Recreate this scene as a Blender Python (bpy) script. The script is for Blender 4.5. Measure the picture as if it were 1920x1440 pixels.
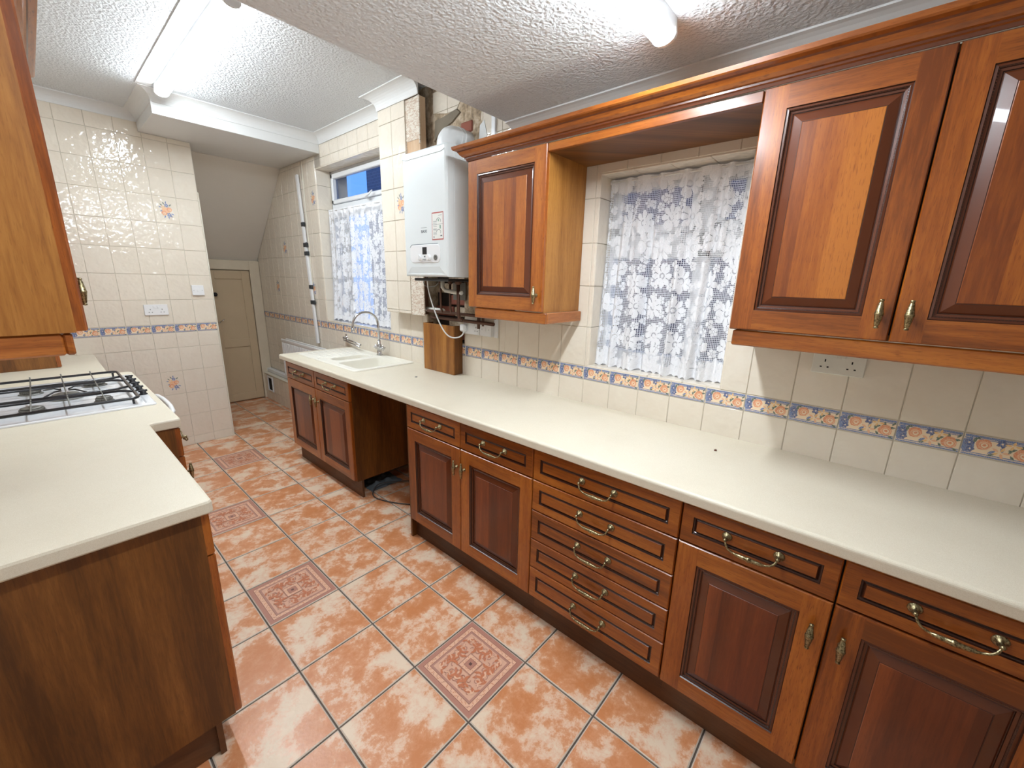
import bpy, bmesh, math, random
from mathutils import Vector, Matrix
from math import sin, cos, pi, radians, atan2, sqrt
random.seed(7)
S = bpy.context.scene
COL = S.collection
for o in list(bpy.data.objects): bpy.data.objects.remove(o)

# ------------------------------------------------ camera, world, exposure
yaw, pitch, roll, fpx = .8567, -.2458, .0243, 766.7
F = Vector((sin(yaw)*cos(pitch), cos(yaw)*cos(pitch), sin(pitch)))
R = Vector((cos(yaw), -sin(yaw), 0)); U = R.cross(F)
R2 = R*cos(roll)+U*sin(roll); U2 = -R*sin(roll)+U*cos(roll)
cam = bpy.data.cameras.new('camera'); co = bpy.data.objects.new('camera', cam); COL.objects.link(co)
cam.sensor_width = 36; cam.lens = fpx/1920*36; cam.clip_start = .02
M = Matrix((R2, U2, -F)).transposed().to_4x4(); M.translation = Vector((-1.8543, -.0123, 1.5294))
co.matrix_world = M; S.camera = co
W = bpy.data.worlds.new('dusk'); S.world = W; W.use_nodes = True
bg = W.node_tree.nodes['Background']; bg.inputs[0].default_value = (.030, .085, .24, 1); bg.inputs[1].default_value = 1.0
S.view_settings.view_transform = 'Standard'; S.view_settings.look = 'None'
S.view_settings.gamma = 1; S.view_settings.use_curve_mapping = False
S.view_settings.exposure = 2.6
LAMP_NEAR, LAMP_FAR = 17.0, 15.5

# ------------------------------------------------ material helpers
def srgb(r, g, b):
    f = lambda c: ((c/255+.055)/1.055)**2.4 if c > 10 else c/255/12.92
    return (f(r), f(g), f(b), 1)
class NT:
    def __init__(s, name):
        s.m = bpy.data.materials.new(name); s.m.use_nodes = True
        s.t = s.m.node_tree; s.b = s.t.nodes['Principled BSDF']; s.o = s.t.nodes['Material Output']
    def n(s, typ, **k):
        x = s.t.nodes.new('ShaderNode'+typ)
        for a, v in k.items():
            if a.startswith('i_'):
                key = a[2:]; key = int(key) if key.isdigit() else key.replace('_', ' ')
                s.set(x.inputs[key], v)
            else: setattr(x, a, v)
        return x
    def set(s, inp, v):
        if isinstance(v, bpy.types.NodeSocket): s.t.links.new(v, inp)
        else: inp.default_value = v
    def math(s, op, a, b=0.0, c=0.0):
        x = s.n('Math', operation=op); s.set(x.inputs[0], a); s.set(x.inputs[1], b)
        s.set(x.inputs[2], c); return x.outputs[0]
    def mix(s, f, a, b, blend='MIX'):
        x = s.n('Mix', data_type='RGBA', blend_type=blend); s.set(x.inputs[0], f); s.set(x.inputs[6], a); s.set(x.inputs[7], b)
        return x.outputs[2]
    def ramp(s, f, stops):
        x = s.n('ValToRGB'); s.set(x.inputs[0], f); e = x.color_ramp.elements
        while len(e) < len(stops): e.new(.5)
        for k, (p, c) in enumerate(stops): e[k].position = p; e[k].color = c
        return x.outputs[0]
    def pos(s, scale=(1, 1, 1), rnd=0.0, src=None):
        g = src or s.n('NewGeometry').outputs['Position']
        mp = s.n('Mapping'); s.set(mp.inputs['Vector'], g); mp.inputs['Scale'].default_value = scale
        if rnd:
            oi = s.n('ObjectInfo').outputs['Random']; s.set(mp.inputs['Location'], s.math('MULTIPLY', oi, rnd))
        return mp.outputs[0]
    def noise(s, vec, scale, detail=4, rough=.55, dist=0):
        x = s.n('TexNoise'); s.set(x.inputs['Vector'], vec); x.inputs['Scale'].default_value = scale
        x.inputs['Detail'].default_value = detail; x.inputs['Roughness'].default_value = rough; x.inputs['Distortion'].default_value = dist
        return x.outputs['Fac']
    def bump(s, h, strength=.3, dist=.002):
        x = s.n('Bump'); s.set(x.inputs['Height'], h); x.inputs['Strength'].default_value = strength; x.inputs['Distance'].default_value = dist
        s.t.links.new(x.outputs[0], s.b.inputs['Normal'])
    def base(s, c, rough=.5, metal=0.0, spec=.5, coat=0.0):
        s.set(s.b.inputs['Base Color'], c); s.set(s.b.inputs['Roughness'], rough); s.b.inputs['Metallic'].default_value = metal
        s.b.inputs['Specular IOR Level'].default_value = spec; s.b.inputs['Coat Weight'].default_value = coat
        return s
def plain(name, c, rough=.5, metal=0.0, spec=.5, coat=0.0, var=.04):
    n = NT(name); c = srgb(*c)
    f = n.noise(n.pos(), 9, 3)
    c2 = tuple(max(0, v*(1-3*var)) for v in c[:3])+(1,)
    n.base(n.mix(f, c, c2), rough, metal, spec, coat); return n.m

def wood(name, axis, tones, streak=.5, stave=0.0, rough=.3, coat=.35):
    n = NT(name); g = n.n('NewGeometry').outputs['Position']
    sp = n.n('SeparateXYZ', i_0=g)
    if axis == 'z': across = n.math('ADD', sp.outputs[0], sp.outputs[1]); along = sp.outputs[2]
    else: across = n.math('ADD', sp.outputs[2], n.math('MULTIPLY', sp.outputs[0], .35)); along = sp.outputs[1]
    if axis == 'x': along = n.math('ADD', sp.outputs[0], sp.outputs[1]); across = sp.outputs[2]
    rnd = n.n('ObjectInfo').outputs['Random']
    cv = n.n('CombineXYZ'); n.set(cv.inputs[0], across); n.set(cv.inputs[1], n.math('MULTIPLY', along, .07)); n.set(cv.inputs[2], n.math('MULTIPLY', rnd, 7.0))
    v = cv.outputs[0]
    big = n.noise(v, 9, 3, .5, 1.2)
    fine = n.noise(v, 120, 5, .65, .4)
    cv2 = n.n('CombineXYZ'); n.set(cv2.inputs[0], n.math('MULTIPLY', across, 400.0)); n.set(cv2.inputs[1], n.math('MULTIPLY', along, 30.0))
    pore = n.noise(cv2.outputs[0], 1.0, 2)
    f = n.math('ADD', n.math('MULTIPLY', big, .62), n.math('MULTIPLY', fine, .38))
    if stave:
        st = n.math('FLOOR', n.math('DIVIDE', n.math('ADD', across, n.math('MULTIPLY', rnd, .05)), stave))
        wn = n.n('TexWhiteNoise', noise_dimensions='2D'); cc = n.n('CombineXYZ'); n.set(cc.inputs[0], st); n.set(cc.inputs[1], n.math('MULTIPLY', rnd, 3.7))
        n.set(wn.inputs['Vector'], cc.outputs[0])
        f = n.math('ADD', n.math('MULTIPLY', f, .75), n.math('MULTIPLY', n.math('SUBTRACT', wn.outputs[0], -.15), .2))
    else:
        f = n.math('ADD', f, n.math('MULTIPLY', n.math('SUBTRACT', rnd, .5), .12))
    a, b, c = [srgb(*t) for t in tones]
    col = n.ramp(f, [(.36, a), (.5, b), (.64, c)])
    pf = n.ramp(pore, [(.34, (0, 0, 0, 1)), (.42, (1, 1, 1, 1))])
    col = n.mix(n.math('MULTIPLY', n.math('SUBTRACT', 1.0, pf), streak), col, a)
    n.base(col, rough, coat=coat); n.b.inputs['Coat Roughness'].default_value = .18
    n.bump(fine, .05, .001); return n.m

MT = {}
MT['wood_v'] = wood('cherry_vertical', 'z', [(112, 54, 14), (152, 80, 24), (178, 104, 36)], .6)
MT['wood_h'] = wood('cherry_horizontal', 'y', [(110, 54, 14), (148, 79, 24), (174, 102, 36)], .6)
MT['wood_hx'] = wood('cherry_cross', 'x', [(110, 56, 20), (156, 88, 36), (186, 114, 52)], .35)
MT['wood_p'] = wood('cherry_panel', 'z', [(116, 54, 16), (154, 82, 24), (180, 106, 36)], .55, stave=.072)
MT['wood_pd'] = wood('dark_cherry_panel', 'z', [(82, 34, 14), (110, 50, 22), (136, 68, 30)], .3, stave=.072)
MT['glaze'] = plain('dark_glaze', (56, 26, 15), .32, coat=.3, var=.1)
MT['glaze2'] = plain('brown_glaze', (102, 50, 24), .28, coat=.3, var=.1)
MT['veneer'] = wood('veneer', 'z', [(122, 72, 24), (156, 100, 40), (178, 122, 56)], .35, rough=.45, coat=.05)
MT['veneer_shaded'] = wood('veneer_shade_tone', 'z', [(84, 48, 14), (116, 70, 24), (140, 90, 38)], .35, rough=.45, coat=.05)  # copy of the veneer with shade put into its colour
MT['plinth'] = wood('plinth_wood', 'y', [(70, 42, 22), (92, 58, 32), (106, 68, 38)], .3, rough=.5, coat=0)
MT['dark'] = plain('dark_gap', (24, 18, 15), .8)

def tile_mat(name, c1, c2):
    n = NT(name)
    f = n.noise(n.pos(rnd=11), 14, 4)
    rnd = n.n('ObjectInfo').outputs['Random']
    col = n.mix(f, srgb(*c1), srgb(*c2)); col = n.mix(n.math('MULTIPLY', rnd, .3), col, srgb(*c2))
    n.base(col, .05, spec=.5)
    h = n.noise(n.pos(rnd=5), 34, 1, .4); n.bump(h, .34, .008); return n.m
MT['tile'] = tile_mat('cream_glazed_tile', (234, 226, 212), (226, 214, 196))
MT['grout'] = plain('wall_grout', (218, 210, 194), .8)
MT['ceramic_edge'] = plain('tile_trim', (236, 230, 214), .3)
def print_mat():
    n = NT('printed_glaze'); a = n.n('Attribute', attribute_name='print')
    f = n.noise(n.pos(), 420, 3)
    col = n.mix(n.math('MULTIPLY', n.math('GREATER_THAN', f, .54), .35), a.outputs[0], srgb(236, 224, 200))
    n.base(col, .15); return n.m
MT['print'] = print_mat()
def fprint_mat():
    n = NT('printed_floor_glaze'); a = n.n('Attribute', attribute_name='print')
    f = n.noise(n.pos(), 60, 5, .7)
    col = n.mix(n.math('MULTIPLY', f, .22), a.outputs[0], srgb(222, 176, 148))
    n.base(col, .35); return n.m
MT['fprint'] = fprint_mat()
def floor_mat():
    n = NT('terracotta_tile'); v = n.pos(rnd=23.0)
    a = n.noise(v, 9, 10, .74, .15); b = n.noise(v, 5, 2, .5)
    f = n.math('ADD', n.math('MULTIPLY', a, .75), n.math('MULTIPLY', b, .3))
    col = n.ramp(f, [(.44, srgb(204, 132, 84)), (.515, srgb(214, 150, 108)), (.55, srgb(226, 184, 154)), (.61, srgb(230, 206, 180))])
    n.base(col, n.ramp(a, [(.4, (.28,)*3+(1,)), (.6, (.42,)*3+(1,))]), spec=.5)
    n.bump(n.noise(v, 60, 4), .25, .002); return n.m
MT['floor_tile'] = floor_mat()
MT['floor_grout'] = plain('floor_grout', (104, 94, 86), .9)
MT['tile_edge'] = plain('floor_tile_edge', (214, 196, 178), .6)
def artex():
    n = NT('artex_ceiling'); v = n.pos()
    a = n.noise(v, 70, 3, .6, .8)
    vo = n.n('TexVoronoi', feature='SMOOTH_F1'); n.set(vo.inputs['Vector'], v); vo.inputs['Scale'].default_value = 85
    h = n.math('ADD', a, n.math('MULTIPLY', vo.outputs['Distance'], .9))
    n.base(srgb(222, 225, 227), .55, spec=.4); n.bump(h, .85, .008); return n.m
MT['artex'] = artex()
MT['white_paint'] = plain('white_paint', (226, 226, 224), .5, var=.01)
def stipple():
    n = NT('painted_plaster'); v = n.pos()
    n.base(n.mix(n.noise(v, 3), srgb(230, 224, 214), srgb(222, 215, 204)), .7); n.bump(n.noise(v, 90, 3), .3, .003); return n.m
MT['plaster'] = stipple()
def worktop():
    n = NT('cream_laminate'); v = n.pos()
    s = n.noise(v, 900, 2); s2 = n.noise(v, 4, 5, .6); s3 = n.noise(n.pos((1, 1, 1)), 30, 6, .75)
    col = n.mix(n.ramp(s, [(.4, (0, 0, 0, 1)), (.62, (1, 1, 1, 1))]), srgb(216, 206, 184), srgb(228, 220, 202))
    col = n.mix(n.math('MULTIPLY', n.ramp(s2, [(.45, (0,)*3+(1,)), (.75, (1,)*3+(1,))]), .16), col, srgb(186, 172, 146))
    col = n.mix(n.math('MULTIPLY', n.ramp(s3, [(.66, (0,)*3+(1,)), (.8, (1,)*3+(1,))]), .35), col, srgb(168, 146, 112))
    n.base(col, .42); n.bump(s, .1, .0005); return n.m
MT['worktop'] = worktop()
MT['white_plastic'] = plain('white_plastic', (236, 236, 236), .3, var=.01)
MT['old_plastic'] = plain('ivory_plastic', (226, 224, 214), .35, var=.01)
MT['upvc'] = plain('upvc', (236, 238, 240), .3, var=.01)
MT['boiler'] = plain('boiler_enamel', (226, 231, 231), .28, var=.005)
MT['hob'] = plain('white_enamel', (238, 240, 244), .12, coat=.5, var=.005)
MT['sink'] = plain('composite_sink', (240, 236, 224), .3, var=.01)
MT['black'] = plain('black_enamel', (26, 24, 30), .3, coat=.3)
MT['black_plastic'] = plain('black_plastic', (30, 30, 34), .4)
MT['grey_metal'] = plain('burner_alloy', (128, 126, 120), .5, .6)
MT['chrome'] = plain('chrome', (200, 200, 202), .1, 1.0, var=.01)
def brass():
    n = NT('antique_brass'); f = n.noise(n.pos(), 260, 4)
    n.base(n.ramp(f, [(.35, srgb(84, 74, 50)), (.6, srgb(176, 162, 124))]), .32, .9); n.bump(f, .5, .001); return n.m
MT['brass'] = brass()
MT['copper'] = plain('dull_copper', (112, 80, 66), .5, .5, var=.15)
MT['door_paint'] = plain('beige_gloss_paint', (204, 182, 150), .4, var=.03)
MT['frame_paint'] = plain('cream_paint', (222, 208, 184), .45, var=.05)
MT['radiator'] = plain('radiator_enamel', (236, 234, 232), .35, var=.01)
MT['tape'] = plain('black_tape', (58, 62, 66), .45, var=.1)
MT['hole'] = plain('black_void', (12, 12, 14), .9)
MT['label_red'] = plain('label_red', (188, 96, 88), .5)
MT['label_white'] = plain('label_paper', (232, 232, 226), .5, var=.01)
MT['ink'] = plain('grey_ink', (110, 116, 120), .5)
MT['ink_green'] = plain('green_ink', (92, 150, 120), .5)
MT['timber'] = wood('raw_timber', 'z', [(150, 112, 80), (192, 156, 122), (212, 182, 150)], .2, rough=.8, coat=0)
MT['timber_dark'] = wood('aged_timber', 'z', [(70, 48, 36), (112, 80, 60), (140, 104, 80)], .2, rough=.8, coat=0)
def rough_plaster():
    n = NT('broken_plaster'); v = n.pos(); f = n.noise(v, 14, 8, .7)
    n.base(n.ramp(f, [(.36, srgb(128, 112, 94)), (.5, srgb(186, 164, 136)), (.62, srgb(222, 208, 186))]), .9); n.bump(f, .8, .012); return n.m
MT['render'] = rough_plaster()
def adhesive():
    n = NT('tile_adhesive'); v = n.pos((1, 1, 3)); f = n.noise(v, 22, 4, .6, 2.0)
    n.base(n.ramp(f, [(.44, srgb(206, 182, 160)), (.54, srgb(234, 226, 212))]), .8); n.bump(f, .9, .006); return n.m
MT['adhesive'] = adhesive()
MT['brick'] = plain('old_red_brick', (168, 102, 84), .9, var=.15)
MT['mortar'] = plain('grey_mortar', (150, 138, 120), .9, var=.15)
MT['dark_brown'] = plain('dark_brown_void', (44, 34, 30), .9, var=.1)  # plain dark brown, for the chase back and the gap by the conduit
MT['rag'] = plain('grey_cloth', (120, 128, 134), .9, var=.15)
MT['rubber'] = plain('grey_flex', (70, 68, 66), .5)
def glass():
    n = NT('window_glass'); n.base((1, 1, 1, 1), .02)
    tr = n.n('BsdfTransparent'); gl = n.n('BsdfGlossy'); gl.inputs['Roughness'].default_value = .02
    mx = n.n('MixShader'); n.set(mx.inputs[0], .07); n.t.links.new(tr.outputs[0], mx.inputs[1]); n.t.links.new(gl.outputs[0], mx.inputs[2])
    n.t.links.new(mx.outputs[0], n.o.inputs[0]); return n.m
MT['glass'] = glass()
def emis(strength):
    n = NT('lit_diffuser'); n.base((1, 1, 1, 1), .4); n.b.inputs['Emission Color'].default_value = (.84, .93, 1, 1); n.b.inputs['Emission Strength'].default_value = strength; return n.m
def outwall():
    n = NT('neighbour_brick'); br = n.n('TexBrick'); g = n.n('NewGeometry').outputs['Position']; sp = n.n('SeparateXYZ', i_0=g)
    cv = n.n('CombineXYZ'); n.set(cv.inputs[0], sp.outputs[1]); n.set(cv.inputs[1], sp.outputs[2]); n.set(br.inputs['Vector'], cv.outputs[0])
    br.inputs['Scale'].default_value = 4.4; br.inputs['Color1'].default_value = srgb(92, 92, 104); br.inputs['Color2'].default_value = srgb(104, 100, 112); br.inputs['Mortar'].default_value = srgb(124, 124, 132)
    n.base(br.outputs[0], .9); return n.m
MT['outwall'] = outwall()

def lace():
    n = NT('lace_net'); uv = n.n('UVMap'); uv.uv_map = 'cloth'; u = uv.outputs[0]
    sp = n.n('SeparateXYZ', i_0=u)
    def flowers(scale, R, pet, ring, off):
        mp = n.n('Mapping'); n.set(mp.inputs[0], u); mp.inputs['Location'].default_value = (off, off*.7, 0)
        vo = n.n('TexVoronoi', voronoi_dimensions='2D', feature='F1'); n.set(vo.inputs['Vector'], mp.outputs[0]); vo.inputs['Scale'].default_value = scale; vo.inputs['Randomness'].default_value = .55
        d = n.n('VectorMath', operation='SUBTRACT'); n.set(d.inputs[0], mp.outputs[0]); 
        n.set(d.inputs[1], vo.outputs['Position'])
        s2 = n.n('SeparateXYZ', i_0=d.outputs[0])
        r = n.math('SQRT', n.math('ADD', n.math('POWER', s2.outputs[0], 2.0), n.math('POWER', s2.outputs[1], 2.0)))
        an = n.math('ARCTAN2', s2.outputs[1], s2.outputs[0])
        c = n.math('ABSOLUTE', n.math('COSINE', n.math('MULTIPLY', an, pet/2)))
        rr = n.math('MULTIPLY', R, n.math('ADD', .62, n.math('MULTIPLY', c, .38)))
        inside = n.math('LESS_THAN', r, rr)
        # pierced details: ring round the centre, slits between petals
        k = n.math('MULTIPLY', n.math('GREATER_THAN', r, R*ring), n.math('LESS_THAN', r, R*(ring+.12)))
        slit = n.math('MULTIPLY', n.math('LESS_THAN', c, .13), n.math('GREATER_THAN', r, R*.4))
        hole = n.math('MAXIMUM', n.math('MULTIPLY', k, n.math('GREATER_THAN', n.math('SINE', n.math('MULTIPLY', an, pet*2)), .1)), slit)
        tex = n.math('SINE', n.math('MULTIPLY', r, 2*pi*3.2/R))
        return inside, hole, tex
    f1, h1, t1 = flowers(7.2, .058, 8, .14, 0.0)
    f2, h2, t2 = flowers(14, .022, 5, .22, 3.3)
    f3, h3, t3 = flowers(11, .021, 3, .2, 7.1)
    solid = n.math('MAXIMUM', n.math('MAXIMUM', n.math('MULTIPLY', f1, n.math('SUBTRACT', 1.0, h1)), n.math('MULTIPLY', f2, n.math('SUBTRACT', 1.0, h2))), n.math('MULTIPLY', f3, n.math('SUBTRACT', 1.0, h3)))
    anyf = n.math('MAXIMUM', f1, n.math('MAXIMUM', f2, f3))
    p = .0082
    fu = n.math('FRACT', n.math('DIVIDE', sp.outputs[0], p)); fv = n.math('FRACT', n.math('DIVIDE', sp.outputs[1], p))
    hole = n.math('MULTIPLY', n.math('MULTIPLY', n.math('GREATER_THAN', fu, .25), n.math('LESS_THAN', fu, .97)), n.math('MULTIPLY', n.math('GREATER_THAN', fv, .25), n.math('LESS_THAN', fv, .97)))
    net = n.math('SUBTRACT', 1.0, hole)
    band = n.math('MAXIMUM', n.math('LESS_THAN', sp.outputs[1], .045), n.math('GREATER_THAN', sp.outputs[1], n.n('Attribute', attribute_name='ztop').outputs['Fac']))
    al = n.math('MAXIMUM', n.math('MULTIPLY', net, n.math('SUBTRACT', 1.0, anyf)), solid)
    al = n.math('MAXIMUM', al, n.math('MULTIPLY', band, .93))
    al = n.math('MULTIPLY', al, .97)
    n.base(srgb(250, 250, 252), .9, spec=.1)
    n.bump(n.math('ADD', t1, t2), .25, .002)
    tl = n.n('BsdfTranslucent'); tl.inputs[0].default_value = (.9, .9, .95, 1)
    m0 = n.n('MixShader'); m0.inputs[0].default_value = .12; n.t.links.new(n.b.outputs[0], m0.inputs[1]); n.t.links.new(tl.outputs[0], m0.inputs[2])
    tr = n.n('BsdfTransparent'); mx = n.n('MixShader'); n.set(mx.inputs[0], al)
    n.t.links.new(tr.outputs[0], mx.inputs[1]); n.t.links.new(m0.outputs[0], mx.inputs[2]); n.t.links.new(mx.outputs[0], n.o.inputs[0]); return n.m
MT['lace'] = lace()

# ------------------------------------------------ geometry helpers
WL = {}          # world location of every object used as a parent
class MB:
    def __init__(s): s.v = []; s.f = []; s.mi = []; s.sm = []; s.col = {}
    def poly(s, pts, mi=0, smooth=False, col=None):
        b = len(s.v); s.v += [tuple(p) for p in pts]; s.f.append(tuple(range(b, b+len(pts)))); s.mi.append(mi); s.sm.append(smooth)
        if col: s.col[len(s.f)-1] = col
    def add(s, vs, fs, mi=0, smooth=False):
        b = len(s.v); s.v += [tuple(p) for p in vs]
        for f in fs: s.f.append(tuple(i+b for i in f)); s.mi.append(mi); s.sm.append(smooth)
    def box(s, x0, x1, y0, y1, z0, z1, mi=0, bev=0.0):
        if x0 > x1: x0, x1 = x1, x0
        if y0 > y1: y0, y1 = y1, y0
        if z0 > z1: z0, z1 = z1, z0
        bev = min(bev, (x1-x0)*.45, (y1-y0)*.45, (z1-z0)*.45)
        c = [(x0+x1)/2, (y0+y1)/2, (z0+z1)/2]; h = [(x1-x0)/2, (y1-y0)/2, (z1-z0)/2]
        if bev <= 0:
            vs = [(x, y, z) for x in (x0, x1) for y in (y0, y1) for z in (z0, z1)]
            s.add(vs, [(0, 1, 3, 2), (4, 6, 7, 5), (0, 4, 5, 1), (2, 3, 7, 6), (0, 2, 6, 4), (1, 5, 7, 3)], mi); return
        vs = []; idx = {}
        for sx in (-1, 1):
            for sy in (-1, 1):
                for sz in (-1, 1):
                    for a in range(3):
                        sg = (sx, sy, sz)
                        idx[(sx, sy, sz, a)] = len(vs)
                        vs.append(tuple(c[i]+sg[i]*(h[i]-(0 if i == a else bev)) for i in range(3)))
        fs = []
        for a in range(3):
            b_, c_ = [i for i in range(3) if i != a]
            for sg in (-1, 1):
                q = []
                for (p, r) in ((-1, -1), (1, -1), (1, 1), (-1, 1)):
                    k = [0, 0, 0]; k[a] = sg; k[b_] = p; k[c_] = r; q.append(idx[(k[0], k[1], k[2], a)])
                fs.append(tuple(q))
        for a in range(3):              # edges along axis a
            b_, c_ = [i for i in range(3) if i != a]
            for p in (-1, 1):
                for r in (-1, 1):
                    k0 = [0, 0, 0]; k0[a] = -1; k0[b_] = p; k0[c_] = r; k1 = list(k0); k1[a] = 1
                    fs.append((idx[tuple(k0)+(b_,)], idx[tuple(k1)+(b_,)], idx[tuple(k1)+(c_,)], idx[tuple(k0)+(c_,)]))
        for sx in (-1, 1):
            for sy in (-1, 1):
                for sz in (-1, 1): fs.append(tuple(idx[(sx, sy, sz, a)] for a in range(3)))
        s.add(vs, fs, mi)
    def loops(s, loops, mi=0, smooth=False, cap0=True, cap1=True, mis=None):
        n = len(loops[0]); b = len(s.v)
        for l in loops: s.v += [tuple(p) for p in l]
        for k in range(len(loops)-1):
            for i in range(n):
                j = (i+1) % n
                s.f.append((b+k*n+i, b+k*n+j, b+(k+1)*n+j, b+(k+1)*n+i)); s.mi.append(mis[k] if mis else mi); s.sm.append(smooth)
        if cap0: s.f.append(tuple(b+i for i in range(n))); s.mi.append(mi); s.sm.append(False)
        if cap1: s.f.append(tuple(b+(len(loops)-1)*n+i for i in range(n))); s.mi.append(mis[-1] if mis else mi); s.sm.append(False)
    def lathe(s, prof, o, axis='z', n=16, mi=0, smooth=True):
        L = []
        for r, h in prof:
            l = []
            for i in range(n):
                a = 2*pi*i/n; p, q = r*cos(a), r*sin(a)
                d = {'z': (p, q, h), 'x': (h, p, q), 'y': (p, h, q)}[axis]
                l.append((o[0]+d[0], o[1]+d[1], o[2]+d[2]))
            L.append(l)
        s.loops(L, mi, smooth)
    def tube(s, pts, r, n=8, mi=0):
        pts = [Vector(p) for p in pts]; L = []; up = None
        for k, p in enumerate(pts):
            t = (pts[min(k+1, len(pts)-1)]-pts[max(k-1, 0)]).normalized()
            if up is None: up = t.orthogonal().normalized()
            up = (up-t*up.dot(t)).normalized(); w = t.cross(up)
            rr = r[k] if isinstance(r, (list, tuple)) else r
            L.append([p+(up*cos(2*pi*i/n)+w*sin(2*pi*i/n))*rr for i in range(n)])
        s.loops(L, mi, True)
    def prism(s, prof, axis, a0, a1, mi=0, smooth=False):
        m = {'y': lambda p, a: (p[0], a, p[1]), 'x': lambda p, a: (a, p[0], p[1]), 'z': lambda p, a: (p[0], p[1], a)}[axis]
        s.loops([[m(p, a0) for p in prof], [m(p, a1) for p in prof]], mi, smooth)
    def mesh(s, name, mats):
        me = bpy.data.meshes.new(name); me.from_pydata(s.v, [], s.f)
        for m in mats: me.materials.append(MT[m] if isinstance(m, str) else m)
        me.polygons.foreach_set('material_index', s.mi); me.polygons.foreach_set('use_smooth', s.sm)
        if s.col:
            ca = me.color_attributes.new('print', 'FLOAT_COLOR', 'CORNER')
            for pi_, c in s.col.items():
                for li in me.polygons[pi_].loop_indices: ca.data[li].color = c
        else:
            bm = bmesh.new(); bm.from_mesh(me); bmesh.ops.recalc_face_normals(bm, faces=bm.faces); bm.to_mesh(me); bm.free()
        me.update(); return me
    def build(s, name, mats, parent=None, **k):
        if not isinstance(mats, (list, tuple)): mats = [mats]
        off = WL[parent.name] if parent else Vector((0, 0, 0))
        if parent: s.v = [(p[0]-off.x, p[1]-off.y, p[2]-off.z) for p in s.v]
        o = bpy.data.objects.new(name, s.mesh(name, mats)); COL.objects.link(o)
        if parent: o.parent = parent
        WL[o.name] = off.copy(); tag(o, **k); return o
def tag(o, label=None, cat=None, group=None, kind=None):
    if label: o['label'] = label
    if cat: o['category'] = cat
    if group: o['group'] = group
    if kind: o['kind'] = kind
    return o
def thing(name, loc, label=None, cat=None, group=None, kind=None):
    o = bpy.data.objects.new(name, None); COL.objects.link(o); o.location = loc; o.empty_display_size = .05
    WL[o.name] = Vector(loc); return tag(o, label, cat, group, kind)
def inst(name, me, parent, loc, rz=0.0, rot=None, **k):
    o = bpy.data.objects.new(name, me); COL.objects.link(o); o.parent = parent
    o.location = Vector(loc)-WL[parent.name]; o.rotation_euler = rot or (0, 0, rz); WL[o.name] = Vector(loc); return tag(o, **k)
def struct(name, mb, mats, parent=None, **k):
    return mb.build(name, mats, parent, kind=None if parent else 'structure', **k)
def text_mesh(body, size, mat, ext=.0004):
    cu = bpy.data.curves.new('text', 'FONT'); cu.body = body; cu.size = size; cu.extrude = ext; cu.align_x = 'CENTER'; cu.align_y = 'CENTER'
    o = bpy.data.objects.new('text', cu); COL.objects.link(o); bpy.context.view_layer.update()
    me = bpy.data.meshes.new_from_object(o); bpy.data.objects.remove(o); me.materials.clear(); me.materials.append(MT[mat]); return me

# ------------------------------------------------ the shell
XL, ZN, ZF, YB = -2.2, 2.33, 2.715, 1.6        # left wall, near and far ceiling heights, step in the ceiling
YE, YD = 4.5, 5.75                             # tiled end wall, store door wall
b = MB(); b.box(XL-.2, .3, -2.0, 5.95, -.1, -.006); floor = struct('floor', b, 'floor_grout')
b = MB(); b.box(XL-.2, .3, -2.0, YB, ZN, ZN+.5)
struct('ceiling', b, 'artex', label='lower artex ceiling over the near half of the kitchen')
b = MB(); b.box(XL-.2, .3, YB, YD+.2, ZF, ZF+.12)
struct('ceiling', b, 'artex', label='raised artex ceiling over the far half of the kitchen')
b = MB(); b.box(XL-.2, XL, -2.0, YD, 0, 2.85); struct('wall_left', b, 'plaster')
b = MB(); b.box(XL-.2, .3, -2.1, -2.0, 0, 2.85); struct('wall_back', b, 'plaster')
# right wall in blocks round the two windows and the chase behind the boiler
NW = (.42, 1.075, 1.106, 2.03); FW = (2.9, 4.01, 1.115, 2.47); CH = (2.03, 2.42, 1.10, 1.62)
g0 = .004
ys = sorted({-2.0, 1.64, 2.6, YD+.2, NW[0], NW[1], FW[0], FW[1], CH[0], CH[1]})
b = MB()
for a, c in zip(ys[:-1], ys[1:]):
    op = [w for w in (NW, FW, CH) if a >= w[0]-1e-6 and c <= w[1]+1e-6]
    mi = 0 if a > 1.6 and c < 2.8 else 2
    if op: b.box(g0, .3, a, c, 0, op[0][2]-.004, mi); b.box(g0, .3, a, c, op[0][3]+.004, 2.85, mi)
    else: b.box(g0, .3, a, c, 0, 2.85, mi)
b.box(.10, .3, CH[0], CH[1], CH[2]-.01, CH[3]+.01, 1)
wall_r = struct('wall_right', b, ['render', 'dark_brown', 'grout'], label='right-hand tiled wall with two windows')
b = MB(); b.box(XL, -.795, YE+g0, YE+.1, 0, ZF); wall_e = struct('wall_end', b, 'grout', label='cream tiled end wall beside the store door')
b = MB(); b.box(-1.0, 0, YD, YD+.15, 0, 2.75); b.box(-.9, -.8, YE+.1, YD, 0, 2.75)
struct('wall_store', b, 'frame_paint')
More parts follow.
